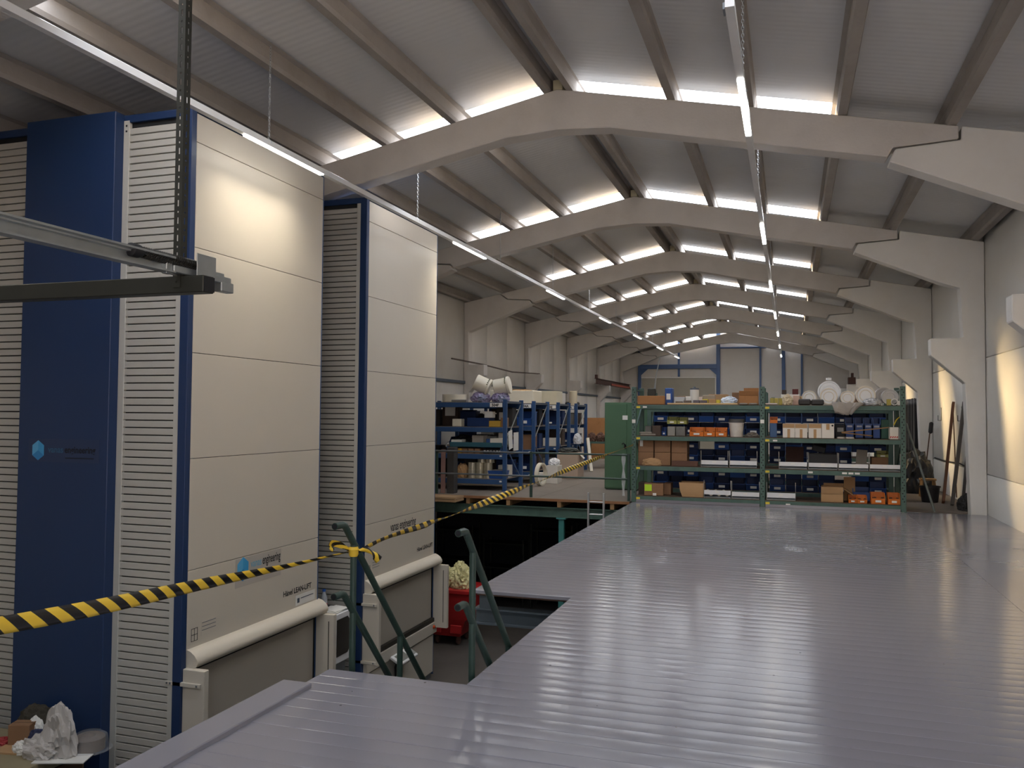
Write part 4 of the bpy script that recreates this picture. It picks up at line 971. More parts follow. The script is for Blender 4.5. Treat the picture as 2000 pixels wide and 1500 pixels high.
def tall_crate(label, R, yo, T, depth=.4, vf=B1):
    x0, x1, h = size(vf, *R, RY+yo); w = x1-x0
    o = thing('blue_crate', label, 'crate', ((x0+x1)/2, RY+yo, T)); b = MB(); t = .012
    b.box(-w/2, w/2, 0, t, 0, h*.72).box(-w/2, w/2, depth-t, depth, 0, h).box(-w/2, -w/2+t, 0, depth, 0, h).box(w/2-t, w/2, 0, depth, 0, h).box(-w/2, w/2, 0, depth, 0, t).box(-w/2, w/2, -.012, .0, h*.66, h*.72)
    b.build('body', M_bluebin, o); return o
for i, (u0, u1) in enumerate(((1140, 1255), (1262, 1380), (1386, 1490), (1495, 1600))):
    o = tall_crate(['blue crate next to the black box', 'blue crate second from the black box', 'blue crate third from the black box', 'blue crate next to the green case'][i], (u0, 478, u1, 745), .38, T)
    MB().box(-.045, .045, -.014, -.012, .21, .245).build('label_card', mat('label_bluegrey', 'aab2c4', .6), o)
crate('green_case', 'dark green case beside the blue crates', 'case', mat('case_green', '2c5a4c', .5), B1, (1605, 490, 1705, 740), T, .4, .3)
for a, b_, lb in (((1090, 695), (1720, 632), 'thin brown stick lying across the second shelf, rising right'), ((1095, 700), (1500, 745), 'thin brown stick lying flat on the second shelf')):
    k_ = 0 if b_[0] > 1600 else .1; p, q = bp_(*a, .12+k_), bp_(*b_, .2); p.y = RY+.1+k_; q.y = RY+.25+k_; p.z = max(p.z, T+.02); q.z = max(q.z, T+.02)
    tag(MB().bar(p, q, .03, .022).build('wooden_stick', M_wood, None), lb, 'stick')
for i, (u, lb) in enumerate(((1085, 'pale ring beside the white carton without flap'), (1180, 'pale ring farther from the white carton without flap'))):
    tag(MB().lathe([(.045, 0), (.075, 0), (.075, .03), (.045, .03), (.045, 0)], 20, cap=False).build('plastic_ring', mat('ring_pale', 'b8b2a8', .5), None, (bp_(u, 735, .05).x+.03*i, RY+.09, T)), lb, 'ring')
o = crate('carton', 'white carton with red marks at the corner upright', 'box', M_cardw, B1, (1720, 602, 1836, 758), T, .05, .25)
for q in range(4): MB().obox((-.06+q*.036, -.001, .04), (.02, .002, .035), (0, .5, 0)).build('red_mark', mat('mark_red', 'b5423a', .6), o)
tag(MB().tube([(0, 0, .02), (.05, .02, .12), (.1, .05, .17), (.15, .02, .1), (.16, -.01, .0)], .012, 8).build('yellow_rope_coil', M_yellow, None, (bp_(1760, 600, .1).x+.02, RY+.16, T+.24)), 'yellow cord lying over the white carton with red marks', 'cord')
# ---- right bay, third shelf
T = SHZ[1]+.001
tray(B2, 270, 650, 130, 262, 315, 355, T, 'wire tray with white strip before the red brown board')
tray(B2, 655, 1045, 140, 276, 328, 366, T, 'wire tray with white strip before the dark slanted boxes')
tray(B2, 1048, 1448, 150, 287, 338, 374, T, 'wire tray with white strip before the grey board')
tray(B2, 1452, 1862, 150, 294, 346, 384, T, 'wire tray with white strip against the corner upright')
tag(MB().obox((0, 0, .2), (.34, .02, .38), (-.08, 0, 0), .004).build('red_brown_board', mat('board_redbrown', '4a2f28', .7), None, (atY(*B2(480, 150), RY+.78).x, RY+.8, T+.01)), 'red brown board standing on the third shelf', 'board')
tag(MB().obox((0, 0, .19), (.19, .02, .33), (-.05, .08, 0), .004).build('grey_board', mat('board_grey', '6c665e', .7), None, (atY(*B2(1350, 190), RY+.25).x, RY+.25, T+.03)), 'grey board leaning on the third shelf', 'board')
tag(MB().obox((0, 0, 0), (.24, .3, .12), (.3, .25, 0), .01).build('dark_box', mat('dark_plastic_box', '2e2f31', .5), None, (atY(*B2(800, 90), RY+.5).x, RY+.5, T+.42)), 'dark slanted plastic box on the third shelf', 'box')
crate('dark_crate', 'dark deep crate under the slanted plastic box', 'crate', mat('dark_plastic_box', '2e2f31', .5), B2, (660, 170, 1040, 345), T+.028, .35, .4)
bin_at(B2, (1555, 95, 1700, 180), T+.235, .45, M_olive, 'olive bin above brown cartons near the corner upright', None)
crate('carton', 'brown carton under the lone olive bin', 'box', M_card2, B2, (1480, 180, 1700, 345), T+.028, .4, .35, hs=.9)
# ---- right bay, lowest shelf
tray(B2, 112, 498, 535, 672, 735, 770, T0, 'wire tray with white strip on the lowest shelf by the middle upright')
o = crate('carton', 'tan open carton with spread flaps on the lowest shelf', 'box', M_card3, B2, (825, 592, 1112, 790), T0, .06, .4, open_=True, rz=-.06)
MB().obox((0, -.02, .22), (.38, .006, .13), (.22, 0, 0)).build('flap', M_card3, o); MB().obox((.28, .18, .2), (.2, .36, .006), (0, .6, 0)).build('flap', M_card3, o); MB().obox((.02, .4, .28), (.36, .006, .1), (-.4, 0, 0)).build('flap', M_card3, o)
tag(MB().box(-.1, .1, 0, .02, 0, .45).build('cardboard_sheet', M_card3, None, (atY(*B2(1195, 500), RY+.45).x, RY+.47, T0)), 'upright cardboard sheet behind the orange bins', 'sheet')
tall_crate('dark blue crate behind the orange bins on the lowest shelf', (1235, 620, 1475, 790), .4, T0, .4, B2)
for R, lb in (((1185, 700, 1292, 797), 'small orange bin, left of a touching pair on the lowest shelf'), ((1296, 702, 1425, 800), 'small orange bin, right of a touching pair on the lowest shelf'), ((1480, 670, 1660, 812), 'large orange bin beside the touching pair'), ((1700, 675, 1855, 818), 'large orange bin at the corner upright')):
    bin_at(B2, R, T0, .02, M_orange, lb, 'orange bins on the lowest shelf')
# ---- blue picking bins on the rear rack
REF = {(0, 0): 'the bulging open carton', (0, 1): 'the stacked brown cartons', (0, 2): 'the white bucket', (1, 0): 'the carton with spread flaps', (1, 1): 'the red brown board', (1, 2): 'the four white cartons'}
for bi, (xa, xb) in enumerate(((RX[0], RX[1]), (RX[1], RX[2]))):
    for si, z in enumerate((.13, .73, 1.325)):
        for tier in range(2):
            for k in range(7):
                if random.random() < .06: continue
                w = (xb-xa-.16)/7; dk = (k+si+tier) % 3 != 0; cd_ = k % 2 == 0
                picking_bin('%s blue bin %s, %s tier behind %s' % ('dark' if dk else 'bright', 'with white card' if cd_ else 'without card', ['lower', 'upper'][tier], REF[(bi, si)]), M_dkblue if dk else M_bluebin,
                            (xa+.08+w*(k+.5), 18.95, z+.001+tier*.265), w*.95, .42, .255, 'blue picking bins behind '+REF[(bi, si)], cd_, 0, None)
for k, (x, z) in enumerate(((-2.2, 1.9), (-1.5, 1.9), (-1.0, 1.9), (.1, 1.9), (1.5, 1.9))):
    o = thing('carton', ['tan carton on the rear rack behind the pole', 'tan carton on the rear rack behind the tub', 'tan carton on the rear rack behind the canister', 'tan carton on the rear rack behind the red box', 'tan carton on the rear rack behind the drums'][k], 'box', (x, 19.0, z+.001))
    MB().box(-.2, .2, 0, .5, 0, .26+.04*(k % 3), .006).build('body', M_card3 if k % 2 else M_card2, o)
# ================================================================= gallery on the left: railing, blue racks, cabinet, loose goods
def V5(u, v): return (850+u/11.11, 730+v/11.11)
def V6(u, v): return (850+u/9.375, 840+v/9.375)
def V7(u, v): return (1010+u/7.5, 760+v/7.5)
gr = thing('gallery_railing', 'dark pipe railing along the front edge of the gallery', 'railing', (0, 17.0, 0))
for x in (-8.6, -7.3, -5.155, -3.095):
    MB().box(x-.025, x+.025, -.025, .025, 0, .95, .003).build('post', M_darkgreen, gr)
for xa, xb in ((-8.6, -5.18), (-5.13, -3.12)):
    for z in (.925, .44): MB().tube([(xa, -.03, z), (xb, -.03, z)], .02, 10).build('rail', mat('rail_grey', '71767a', .35, metal=.5) if xb < -5.15 else M_darkgreen, gr)
pd = tag(MB().box(-.05, .05, -.012, .012, 0, .95).build('pink_board', mat('pink_board', '8d6f68', .7), None, (-7.2, 17.12, .0)), 'dull pink board standing behind the gallery railing', 'board')
tag(MB().obox((0, 0, .5), (.17, .22, 1.0), (0, 0, 0), .01).build('dark_column_box', mat('dark_grey_box', '3e3c3b', .6), None, (-7.02, 17.2, 0)), 'dark grey upright box beside the dull pink board', 'box')
# blue racks in rows
BXS = [-8.65, -6.09]
RKY = [(18.0, 1.26), (20.23, 1.32), (22.58, 1.26), (24.64, 1.34)]
names = ['blue storage rack with white drums on top, behind the railing', 'blue storage rack carrying the pale long cartons', 'blue storage rack behind the pale long cartons', 'blue storage rack farthest along the gallery']
signs = ['504F', '504A', '504J', '504A']
for i, (yy, dp) in enumerate(RKY):
    r_ = pallet_rack(names[i], yy, BXS, 2.06, dp, [.27, .83, 1.44, 2.0] if i == 0 else [.3, .85, 1.44, 2.0], M_rackblue, tags=False, holes=False, beam_h=.12, brace=False, deckmt=M_ply)
    # galvanised diagonal braces of the end frame
    for z0, z1, a, b_ in ((1.1, 1.95, .1, dp-.08), (.25, 1.0, dp-.08, .1)):
        MB().bar((-6.09, a, z0), (-6.09, b_, z1), .012, .035).build('brace', M_galv if z0 > 1 else M_rackblue, r_)
    MB().bar((-6.09, .05, 2.0), (-6.09, dp-.05, 2.0), .03, .05).build('brace', M_slate, r_)
    sg = MB().box(-6.44, -6.145, -.016, -.0125, 1.89, 1.98).build('sign', M_paper, r_)
    lettering(signs[i], .085, M_black, sg, (-6.395, -.017, 1.905), (PI/2, 0, 0), .003, 1.0)
    for z in (.2, .77): MB().box(-6.2, -6.145, -.015, -.0125, z, z+.035).build('paper_label', M_paper, r_)
YB = 18.0
def on_rack(nm, lb, cat, mt, vf, R, zb, yo, depth, Y=YB, bev=.006):
    a = atY(*vf(R[0], R[3]), Y+yo); b_ = atY(*vf(R[2], R[3]), Y+yo); h = atY(*vf(R[0], R[1]), Y+yo).z-atY(*vf(R[0], R[3]), Y+yo).z
    o = thing(nm, lb, cat, ((a.x+b_.x)/2, Y+yo, zb)); w = b_.x-a.x
    MB().box(-w/2, w/2, 0, depth, 0, h, bev).build('body', mt, o); return o
M_ivory = mat('ivory_plastic', 'e0d9c6', .4, var=.04)
T = 2.001
# white drums on bags
def bagbase(lb, u, sx): return crumple('film_wrapped_bundle', lb, 'bundle', mat('film_bundle', '9a8fb4', .25, var=.25, scale=9, dirt='3f6f5a', dirt_amt=.7, dscale=3), (atY(*V5(u, 500), YB+.3).x, YB+.32, T), sx, .22, .23, int(u), n=14)
bagbase('violet film wrapped bundle under the tipped white drum', 985, .22); bagbase('violet film wrapped bundle under the level white drum', 1415, .2)
def whitedrum(lb, u, v, yaw, pit):
    c = atY(*V5(u, v), YB+.3); o = thing('white_drum', lb, 'drum', (c.x, YB+.32, c.z)); o.rotation_euler = (0, pit, yaw); o.scale = (1.15, 1.15, 1.15)
    M = Matrix.Rotation(PI/2, 4, 'Y') @ Matrix.Translation((0, 0, -.16))
    MB().lathe([(0, 0), (.15, 0), (.16, .01), (.16, .26), (.175, .27), (.175, .31), (.165, .32), (.0, .32)], 26, M).build('body', M_ivory, o)
    for k in range(5):
        a = .3+k*.25; MB().obox((.1, -.158*math.cos(a), .158*math.sin(a)), (.04, .02, .02), (a, 0, 0)).build('clip', mat('clip_olive', '6a6a52', .5), o)
    return o
whitedrum('ivory drum tipped sideways on the film bundle', 1020, 240, .25, .42); whitedrum('ivory drum lying level with dark clips', 1450, 270, .1, -.18)
o = thing('white_tray', 'long low white tub on the blue rack beside the tipped drum', 'tub', (atY(*V5(420, 480), YB+.2).x, YB+.2, T))
MB().lathe([(0, 0), (.28, 0), (.29, .01), (.3, .16), (0, .16)], 28).build('body', M_ivory, o)
for ch in o.children: ch.scale = (1.0, .6, 1.1)
on_rack('carton', 'flat grey carton in front of the long white tub', 'box', mat('grey_card', '7d7b76', .8), V5, (350, 525, 670, 575), T, .0, .04)
# long pale cartons on the next racks
for lb, x0, x1, y0, y1, h, mt in (('pale cream long carton on the second blue rack', -7.3, -6.15, 20.4, 21.2, .33, M_ivory), ('pale cream carton with white end on the third blue rack', -7.0, -6.15, 22.65, 23.3, .38, mat('cream_card', 'd6cdb4', .7)), ('white carton at the end of the third blue rack', -7.0, -6.2, 23.35, 23.8, .34, M_cardw)):
    o = thing('carton', lb, 'box', ((x0+x1)/2, y0, T)); w = x1-x0
    MB().box(-w/2, w/2, 0, y1-y0, 0, h, .01).build('body', mt, o); MB().box(-w/2, w/2, (y1-y0)*.48, (y1-y0)*.52, h, h+.002).build('tape_strip', M_card3, o)
tag(MB().box(-.35, .35, -.05, .5, 0, .03, .004).build('tan_board', M_card3, None, (-6.75, 20.6, T+.332)), 'tan board lying on the pale cream long carton', 'board')
tag(MB().lathe([(0, 0), (.12, 0), (.12, .42), (.1, .44), (0, .44)], 18).build('cream_roll', mat('cream_roll', 'cdbfa2', .7), None, (-6.25, 24.95, T)), 'cream upright roll on the farthest blue rack', 'roll')
tag(MB().obox((0, 0, .06), (.4, .3, .11), (0, 0, 0), .03).build('black_case', M_black, None, (-6.4, 25.45, T)), 'black low case on the farthest blue rack', 'case')
# shelf goods, first blue rack
for nm, lb, cat, mt, vf, R, zb, yo, dp in (
    ('binder', 'white binder standing under the top beam of the first blue rack', 'binder', M_white, V5, (210, 735, 420, 965), 1.68, .55, .05),
    ('carton', 'small cream carton with round print on the first blue rack', 'box', M_ivory, V5, (370, 978, 565, 1140), 1.441, .05, .2),
    ('blue_crate', 'long dark blue crate on the first blue rack', 'crate', M_dkblue, V5, (690, 960, 1160, 1150), 1.441, .04, .4),
    ('carton', 'small white carton above the dark blue crate', 'box', M_white, V5, (1065, 845, 1240, 980), 1.645, .14, .2),
    ('yellow_crate', 'yellow folded crate beside the dark blue crate', 'crate', mat('crate_yellow', 'b9953c', .5, var=.1), V5, (1165, 990, 1410, 1120), 1.441, .04, .3),
    ('binder', 'white binder leaning beside the upright of the first blue rack', 'binder', M_white, V5, (1385, 755, 1500, 915), 1.60, .6, .1),
    ('carton', 'brown carton at the upright of the first blue rack', 'box', M_card2, V5, (1415, 920, 1505, 1120), 1.441, .1, .3),
    ('carton', 'pale carton on the middle shelf of the first blue rack', 'box', M_cardw, V5, (800, 1160, 1045, 1360), 1.02, .35, .3),
    ('carton', 'white carton with thin flap on the middle shelf', 'box', M_cardw, V5, (1190, 1255, 1470, 1410), 1.02, .06, .3),
    ('carton', 'bluish small carton on the middle shelf', 'box', mat('blue_card', '274a7d', .7), V5, (1105, 1270, 1200, 1410), 1.02, .1, .25),
    ('carton', 'white upright carton behind the white carton with flap', 'box', M_cardw, V5, (1370, 1140, 1500, 1400), 1.02, .42, .3),
    ('white_roll', 'white tape drum on the middle shelf of the first blue rack', 'roll', M_white, V5, (345, 1330, 580, 1440), 1.02, .05, .25)):
    if zb == 1.02: pass
    on_rack(nm, lb, cat, mt, vf, R, zb, yo, dp)
# extra middle shelf with a teal front beam
ms = thing('shelf_insert', 'teal fronted shelf insert in the first blue rack', 'shelf', (0, 18.0, 0))
MB().box(-7.55, -6.15, .03, 1.0, .985, 1.018).build('shelf_board', M_ply, ms); MB().box(-7.42, -6.15, .0, .03, .975, 1.085, .01).build('front_beam', mat('teal_beam', '2f5a68', .45), ms)
MB().tube([(-7.45, .0, 1.09), (-7.5, .0, 1.04), (-7.5, .0, .97)], .015, 8).build('bracket', M_galv, ms)
MB().box(-7.5, -7.46, .03, .07, .831, .985).box(-6.2, -6.16, .03, .07, .831, .985).build('leg', M_rackblue, ms)
crumple('black_sack', 'black sack slumped on the middle shelf', 'sack', M_black, (atY(*V5(640, 1330), 18.45).x-.05, 18.5, 1.02), .22, .16, .22, 8)
for k in range(5):
    x = -7.36+k*.15; o = thing('parts_drawer', ['pale drawer at the left end of the row under the teal beam', 'yellow orange drawer under the teal beam', 'tan drawer next to the yellow orange drawer', 'tan drawer in the middle under the teal beam', 'tan drawer at the end of the row under the teal beam'][k], 'drawer', (x, 18.05, .831))
    MB().box(-.065, .065, 0, .3, 0, .11, .004).build('body', [M_card3, mat('drawer_amber', 'c79a35', .5), M_card2, M_card2, M_card2][k], o); MB().box(-.045, .045, -.003, 0, .03, .06).build('label_card', M_paper, o)
for k in range(6):
    o = thing('parts_drawer', 'black drawer with white tag under the teal beam', 'drawer', (-6.58+k*.075, 18.05, .831), 0, 'black drawers under the teal beam')
    MB().box(-.034, .034, 0, .3, 0, .11, .003).build('body', M_black, o); MB().box(-.022, .022, -.003, 0, .05, .075).build('label_card', M_paper, o)
# wire spools on the bottom shelf
def spool(lb, x, y, z, r=.105, h=.175):
    o = thing('wire_spool', lb, 'spool', (x, y, z), 0, 'silver wire spools on the first blue rack')
    if 'spool' not in BINME:
        b = MB().lathe([(0, 0), (r, 0), (r, .012), (r*.93, .014), (r*.93, h-.014), (r, h-.012), (r, h), (0, h)], 22).build('winding', mat('silver_wire', 'b9b3a0', .3, metal=.55, var=.12, scale=30), o); BINME['spool'] = b.data
    else: link('winding', BINME['spool'], o)
sx = [atY(*V6(u, 760), 18.15).x for u in (675, 820, 965)]
for x in sx:
    spool('silver wire spool standing in the lowest layer', x, 18.16, .271)
    spool('silver wire spool in the second layer', x, 18.165, .448)
for u in (850, 1000): spool('silver wire spool topping the pile', atY(*V6(u, 560), 18.15).x, 18.17, .625)
spool('silver wire spool alone behind the blue tub', atY(*V6(1105, 690), 18.45).x, 18.48, .271)
crumple('tan_sack', 'tan paper sack slumped beside the wire spools', 'sack', M_card3, (atY(*V6(490, 760), 18.15).x, 18.2, .271), .13, .12, .33, 14)
o = tall_crate('blue tub right of the wire spools', (0, 0, 1, 1), 0, .271) if False else thing('blue_tub', 'bright blue tub right of the wire spools', 'tub', (atY(*V6(1240, 790), 18.1).x-.14, 18.06, .271))
MB().loft([[(-.17, 0, 0), (.17, 0, 0), (.17, .3, 0), (-.17, .3, 0)], [(-.2, -.03, .18), (.2, -.03, .18), (.2, .33, .18), (-.2, .33, .18)]]).build('body', M_bluebin, o); MB().box(-.12, .12, .05, .25, .18, .2).build('contents', mat('small_parts_grey', '6f6b66', .5), o)
on_rack('carton', 'white carton with black mark behind the bright blue tub', 'box', M_cardw, V6, (1150, 575, 1340, 800), .271, .5, .3)
crate_ = on_rack('dark_blue_crate', 'dark blue crate at the back beside the tan sack', 'crate', M_dkblue, V6, (265, 600, 420, 880), .271, .35, .4)
pap = thing('paper_sheet', 'white paper sheets taped to the end of the first blue rack', 'paper', (-6.035, 18.55, 1.05))
MB().obox((0, -.28, .1), (.003, .28, .42), (.15, 0, .0)).build('sheet', M_paper, pap); MB().obox((0.006, .1, .05), (.003, .36, .42), (0, 0, 0)).box(.008, .009, .0, .2, -.12, -.03).build('sheet', M_paper, pap)
# goods on the other blue racks (seen between the uprights)
gl = [('blue', M_bluebin), ('dark blue', M_dkblue), ('grey', mat('grey_card', '7d7b76', .8)), ('brown', M_card2), ('white', M_cardw)]
sh = {.301: 'lowest shelf', .851: 'second shelf', 1.441: 'third shelf'}
for ri in (1, 2, 3):
    for z in sh:
        for k in range(5):
            nm, mt = gl[(k*2+ri+int(z*3)) % 5]
            x = -6.35-k*.46; h = [.28, .36, .22, .32, .26][(k+ri) % 5]
            if nm in ('blue', 'dark blue'): picking_bin('%s bin on the %s of the %s blue rack' % (nm, sh[z], ['', 'second', 'third', 'farthest'][ri]), mt, (x, RKY[ri][0]+.06, z), .38, .5, h, 'goods on the far blue racks', True)
            else:
                o = thing('carton', '%s carton on the %s of the %s blue rack' % (nm, sh[z], ['', 'second', 'third', 'farthest'][ri]), 'box', (x, RKY[ri][0]+.08, z), 0, 'goods on the far blue racks')
                MB().box(-.19, .19, 0, .5, 0, h, .006).build('body', mt, o); MB().box(-.19, .19, .24, .26, h, h+.001).build('flap_seam', M_darkwood, o)
# second, rear row of goods that fills the shelves
rr_ = random.Random(5)
cols_ = [('black', M_black), ('dark blue', M_dkblue), ('dark brown', mat('dark_brown_card', '4d4038', .8)), ('dark grey', mat('dark_grey_box', '3e3c3b', .6))]
for ri, (yy, dp) in enumerate(RKY):
    for z, sn in (((.271, 'lowest shelf'), (.831, 'second shelf'), (1.441, 'third shelf')) if ri == 0 else ((.301, 'lowest shelf'), (.851, 'second shelf'), (1.441, 'third shelf'))):
        for k in range(5):
            nm, mt = cols_[(k+ri+int(z*5)) % 4]; x = -6.38-k*.46; h = rr_.uniform(.26, .44) if (ri or z != .831) else .12
            o = thing('storage_box', '%s box in the rear row, %s of the %s blue rack' % (nm, sn, ['first', 'second', 'third', 'farthest'][ri]), 'box', (x, yy+.84, z), 0, 'rear row goods on the blue racks')
            MB().box(-.2, .2, 0, .3, 0, h, .008).build('body', mt, o); MB().box(-.205, .205, -.005, .305, h, h+.02, .004).build('lid', mt, o)
# loose goods on the gallery deck
ring = tag(MB().lathe([(.238, -.05), (.278, -.05), (.278, .05), (.238, .05), (.238, -.05)], 40, Matrix.Rotation(PI/2, 4, 'Y') @ Matrix.Rotation(0, 4, 'Z'), cap=False).build('white_ring', M_ivory, None, (-5.74, 19.75, .279), rot=(0, 0, -.15)), 'white plastic ring standing upright against the rack', 'ring')
o = thing('white_carton', 'white carton heaped with plastic bags on the gallery deck', 'box', (-5.66, 20.45, 0))
MB().box(-.15, .15, 0, .42, 0, .45, .006).build('body', M_cardw, o)
crumple('plastic_bag', 'white plastic bags heaped in the white carton', 'bag', mat('bag_white', 'd6d6d8', .35, var=.1), (-5.66, 20.66, .452), .14, .17, .17, 17)
crate_o = thing('low_carton', 'low white carton beside the heaped carton', 'box', (-5.93, 20.35, 0)); MB().box(-.11, .11, 0, .2, 0, .27, .006).build('body', M_cardw, crate_o)
o = thing('large_carton', 'large pale brown carton with grey wrap over its top', 'box', (-5.62, 22.1, 0))
MB().box(-.36, .22, 0, .7, 0, .70, .008).build('body', mat('carton_pinkbrown', 'b09c8a', .8, var=.06), o); MB().obox((.27, .3, .6), (.16, .3, .01), (0, .8, .1)).build('flap', M_cardw, o)
crumple('grey_sheet', 'dark sheeting lying on the large pale brown carton', 'sheeting', mat('dark_sheet', '3f423f', .5, var=.2), (-5.75, 22.45, .705), .28, .25, .12, 19)
tag(MB().bar((-5.75, 25.25, .0), (-5.95, 25.6, 1.0), .09, .09).build('pale_post', M_ivory, None), 'pale square post leaning near the farthest blue rack', 'post')
crumple('white_bundle', 'white wrapped bundle hung on the farthest blue rack', 'bundle', mat('bag_white', 'd6d6d8', .35, var=.1), (-6.0, 24.5, .86), .12, .12, .3, 23)
o = thing('tan_partition', 'tan board partition at the far side of the gallery', 'partition', (-6.2, 28, 0)); MB().box(-.45, .5, 0, .04, .25, 1.62).build('board', M_card, o)
for x in (-.4, .45): MB().box(x-.03, x+.03, .0, .05, 0, .25).build('leg', M_wood, o)
o = thing('work_table', 'green work table with tools before the tan partition', 'table', (-5.6, 26.6, 0)); MB().box(-.7, .6, 0, .7, .8, .86).build('table_top', M_greensteel, o)
for x in (-.65, .55):
    for y_ in (.04, .66): MB().box(x-.03, x+.03, y_-.03, y_+.03, 0, .8).build('leg', M_greensteel, o)
for k in range(4): crumple('tool_heap', 'brown tools heaped on the green work table', 'tools', mat('rusty', '5e4236', .7, var=.3, scale=12), (-6.1+k*.28, 26.9, .861), .14, .14, .28, 40+k, group='tools on the green work table')
# green cabinet
cb = thing('metal_cabinet', 'green two-door metal cabinet beside the pallet rack', 'cabinet', (-4.1, 19.4, 0))
M_cab = mat('cabinet_green', '4b6b50', .45, var=.06, scale=2)
MB().box(0, 1.04, .0, .5, .02, 2.02, .006).build('carcass', M_cab, cb); MB().box(.02, 1.02, .03, .48, 0, .02).build('plinth', M_dark, cb)
for x0, x1 in ((.01, .518), (.522, 1.03)):
    d_ = MB().box(x0, x1, -.018, -.0005, .05, 1.99, .004).build('door', M_cab, cb)
    if x0 < .1: MB().tube([(.49, -.02, 1.03), (.49, -.06, 1.05), (.45, -.06, 1.08), (.42, -.03, 1.06)], .012, 8).box(.46, .51, -.024, -.018, .95, 1.05).build('handle', M_black, d_)
    else: pass
MB().box(.42, .54, -.0195, -.0182, 1.62, 1.72).build('paper_label', M_paper, cb)
# aluminium ladder standing through the gap
ld = thing('ladder', 'aluminium ladder rising beside the platform from the ground floor', 'ladder', (-3.435, 15.5, GROUND)); M_alu = mat('aluminium', 'c9ccce', .3, metal=.7)
for x in (-.145, .145): MB().box(x-.016, x+.016, -.03, .03, 0, 3.18, .004).build('stile', M_alu, ld)
z = .25
while z < 3.05: MB().tube([(-.13, 0, z), (.13, 0, z)], .014, 8).build('rung', M_alu, ld); z += .23
# strips hanging at the rack corner
fs = thing('film_strip', 'translucent white film strip hanging at the railing corner', 'film', (-3.2, 17.0, .1))
rows_ = [[Vector((-.03+.06*j/3+.012*math.sin(i*.9+j), -.02+.01*math.cos(i*1.3+j), .85*i/14)) for j in range(4)] for i in range(15)]
MB().grid(rows_).build('strip', M_film, fs)
for i in range(6): pass
# pipe and crane rail on the left corbels
tag(MB().tube([(-8.62, 21.0, 3.21), (-8.6, 23.3, 3.185), (-8.62, 26.2, 3.10), (-8.6, 29.3, 3.185)], .022, 8).build('brown_pipe', mat('pipe_brown', '5d5048', .6), None), 'brown pipe sagging between two wall corbels', 'pipe')
cr = thing('crane_rail', 'rusty brown crane rail resting on the far left corbels', 'crane rail', (-8.58, 38.6, 3.165))
ibeam((0, 0, .25), (0, 8.6, .25), .25, .16, 'rail', mat('rail_rust', '4d3631', .7, var=.2), cr)
MB().box(-.06, .06, 0, .12, .25, .42).build('end_stop', mat('rail_rust', '4d3631', .7), cr); MB().box(.082, .1, 3.2, 8.3, .02, .11).build('red_strip', mat('rail_red', '9a4a38', .6), cr)
tag(MB().box(-.18, .12, -.3, .3, 0, .3).box(-.05, .05, -.1, .3, .3, .5).build('rusty_bracket', mat('rail_rust', '4d3631', .7, var=.2), None, (2.7, 41.25, 3.195)), 'rusty bracket on a far right corbel', 'bracket')

# ================================================================= corner behind the rack on the right
pol = tag(MB().tube([(2.52, 17.25, .0), (2.09, 17.55, 1.62)], .022, 10).build('grey_pole', mat('pole_grey', '6f7672', .45, metal=.3), None), 'grey pole leaning against the corner of the green rack', 'pole')
def plank_lean(lb, a, b_, w, t, mt): 
    return tag(MB().bar(a, b_, w, t, up=(1, 0, 0)).build('leaning_plank', mt, None), lb, 'plank')
plank_lean('brown timber plank leaning alone against the lit wall', (2.92, 18.9, .03), (3.30, 20.0, 2.04), .12, .05, mat('plank_redbrown', '6b4630', .6, var=.25, scale=3))
tag(MB().tube([(3.31, 20.1, 2.0), (3.33, 19.9, .05)], .012, 6).build('thin_rod', M_darkwood, None), 'thin dark rod standing beside the brown timber plank', 'rod')
plank_lean('grey weathered plank leaning next to the white column', (3.0, 18.4, .03), (3.31, 18.85, 2.06), .16, .05, mat('plank_grey', '5d564f', .8, var=.2, scale=4))
plank_lean('dark weathered plank leaning in front of the grey one', (3.12, 18.05, .03), (3.31, 18.5, 1.3), .12, .04, mat('plank_dark', '4b4540', .8, var=.2, scale=4))
tb = thing('black_tub', 'black plastic tub on the floor in the corner', 'tub', (2.72, 19.2, 0))
MB().lathe([(0, 0), (.15, 0), (.155, .01), (.19, .3), (.205, .305), (.205, .33), (.185, .33), (.15, .05), (0, .05)], 24).build('body', mat('tub_black', '2b2b2c', .5), tb)
crumple('rag_heap', 'dark rags heaped at the foot of the white column', 'rags', mat('rag_dark', '2e2d2d', .8, var=.3), (3.15, 17.75, 0), .16, .22, .3, 51)
crumple('black_sack', 'large black sack slumped in the right corner', 'sack', mat('sack_black', '202124', .45), (2.72, 21.4, 0), .36, .35, .95, 52)
stl = thing('wooden_stool', 'small wooden stool before the large black sack', 'stool', (2.85, 20.4, 0))
MB().box(-.16, .16, -.12, .12, .36, .40, .004).build('seat', M_wood, stl)
for x in (-.12, .12):
    for y_ in (-.09, .09): MB().bar((x*1.2, y_*1.2, 0), (x, y_, .36), .035, .035).build('leg', M_wood, stl)
br = thing('mop', 'dark mop leaning upside down against the wall', 'mop', (3.0, 22.2, 0)); MB().tube([(0, 0, 0), (.2, .2, 1.5)], .014, 8).build('handle', M_darkwood, br); MB().obox((.21, .21, 1.48), (.08, .16, .28), (0, .1, 0), .03).build('head', mat('rag_dark', '2e2d2d', .8), br)
hg = thing('hung_tarpaulin', 'black folded tarpaulin hanging on the wall beyond the rack', 'tarpaulin', (3.1, 24.5, 0))
rows_ = [[Vector((.1-.07*abs(math.sin(j*1.3)), 2.3*j/24, .72+1.5*i/8+.02*math.sin(j*2+i))) for j in range(25)] for i in range(9)]
for k_ in range(4): MB().box(.06, XR_W-3.1-.002, .2+k_*.6, .23+k_*.6, 2.05, 2.08).build('hook', M_steel, hg)
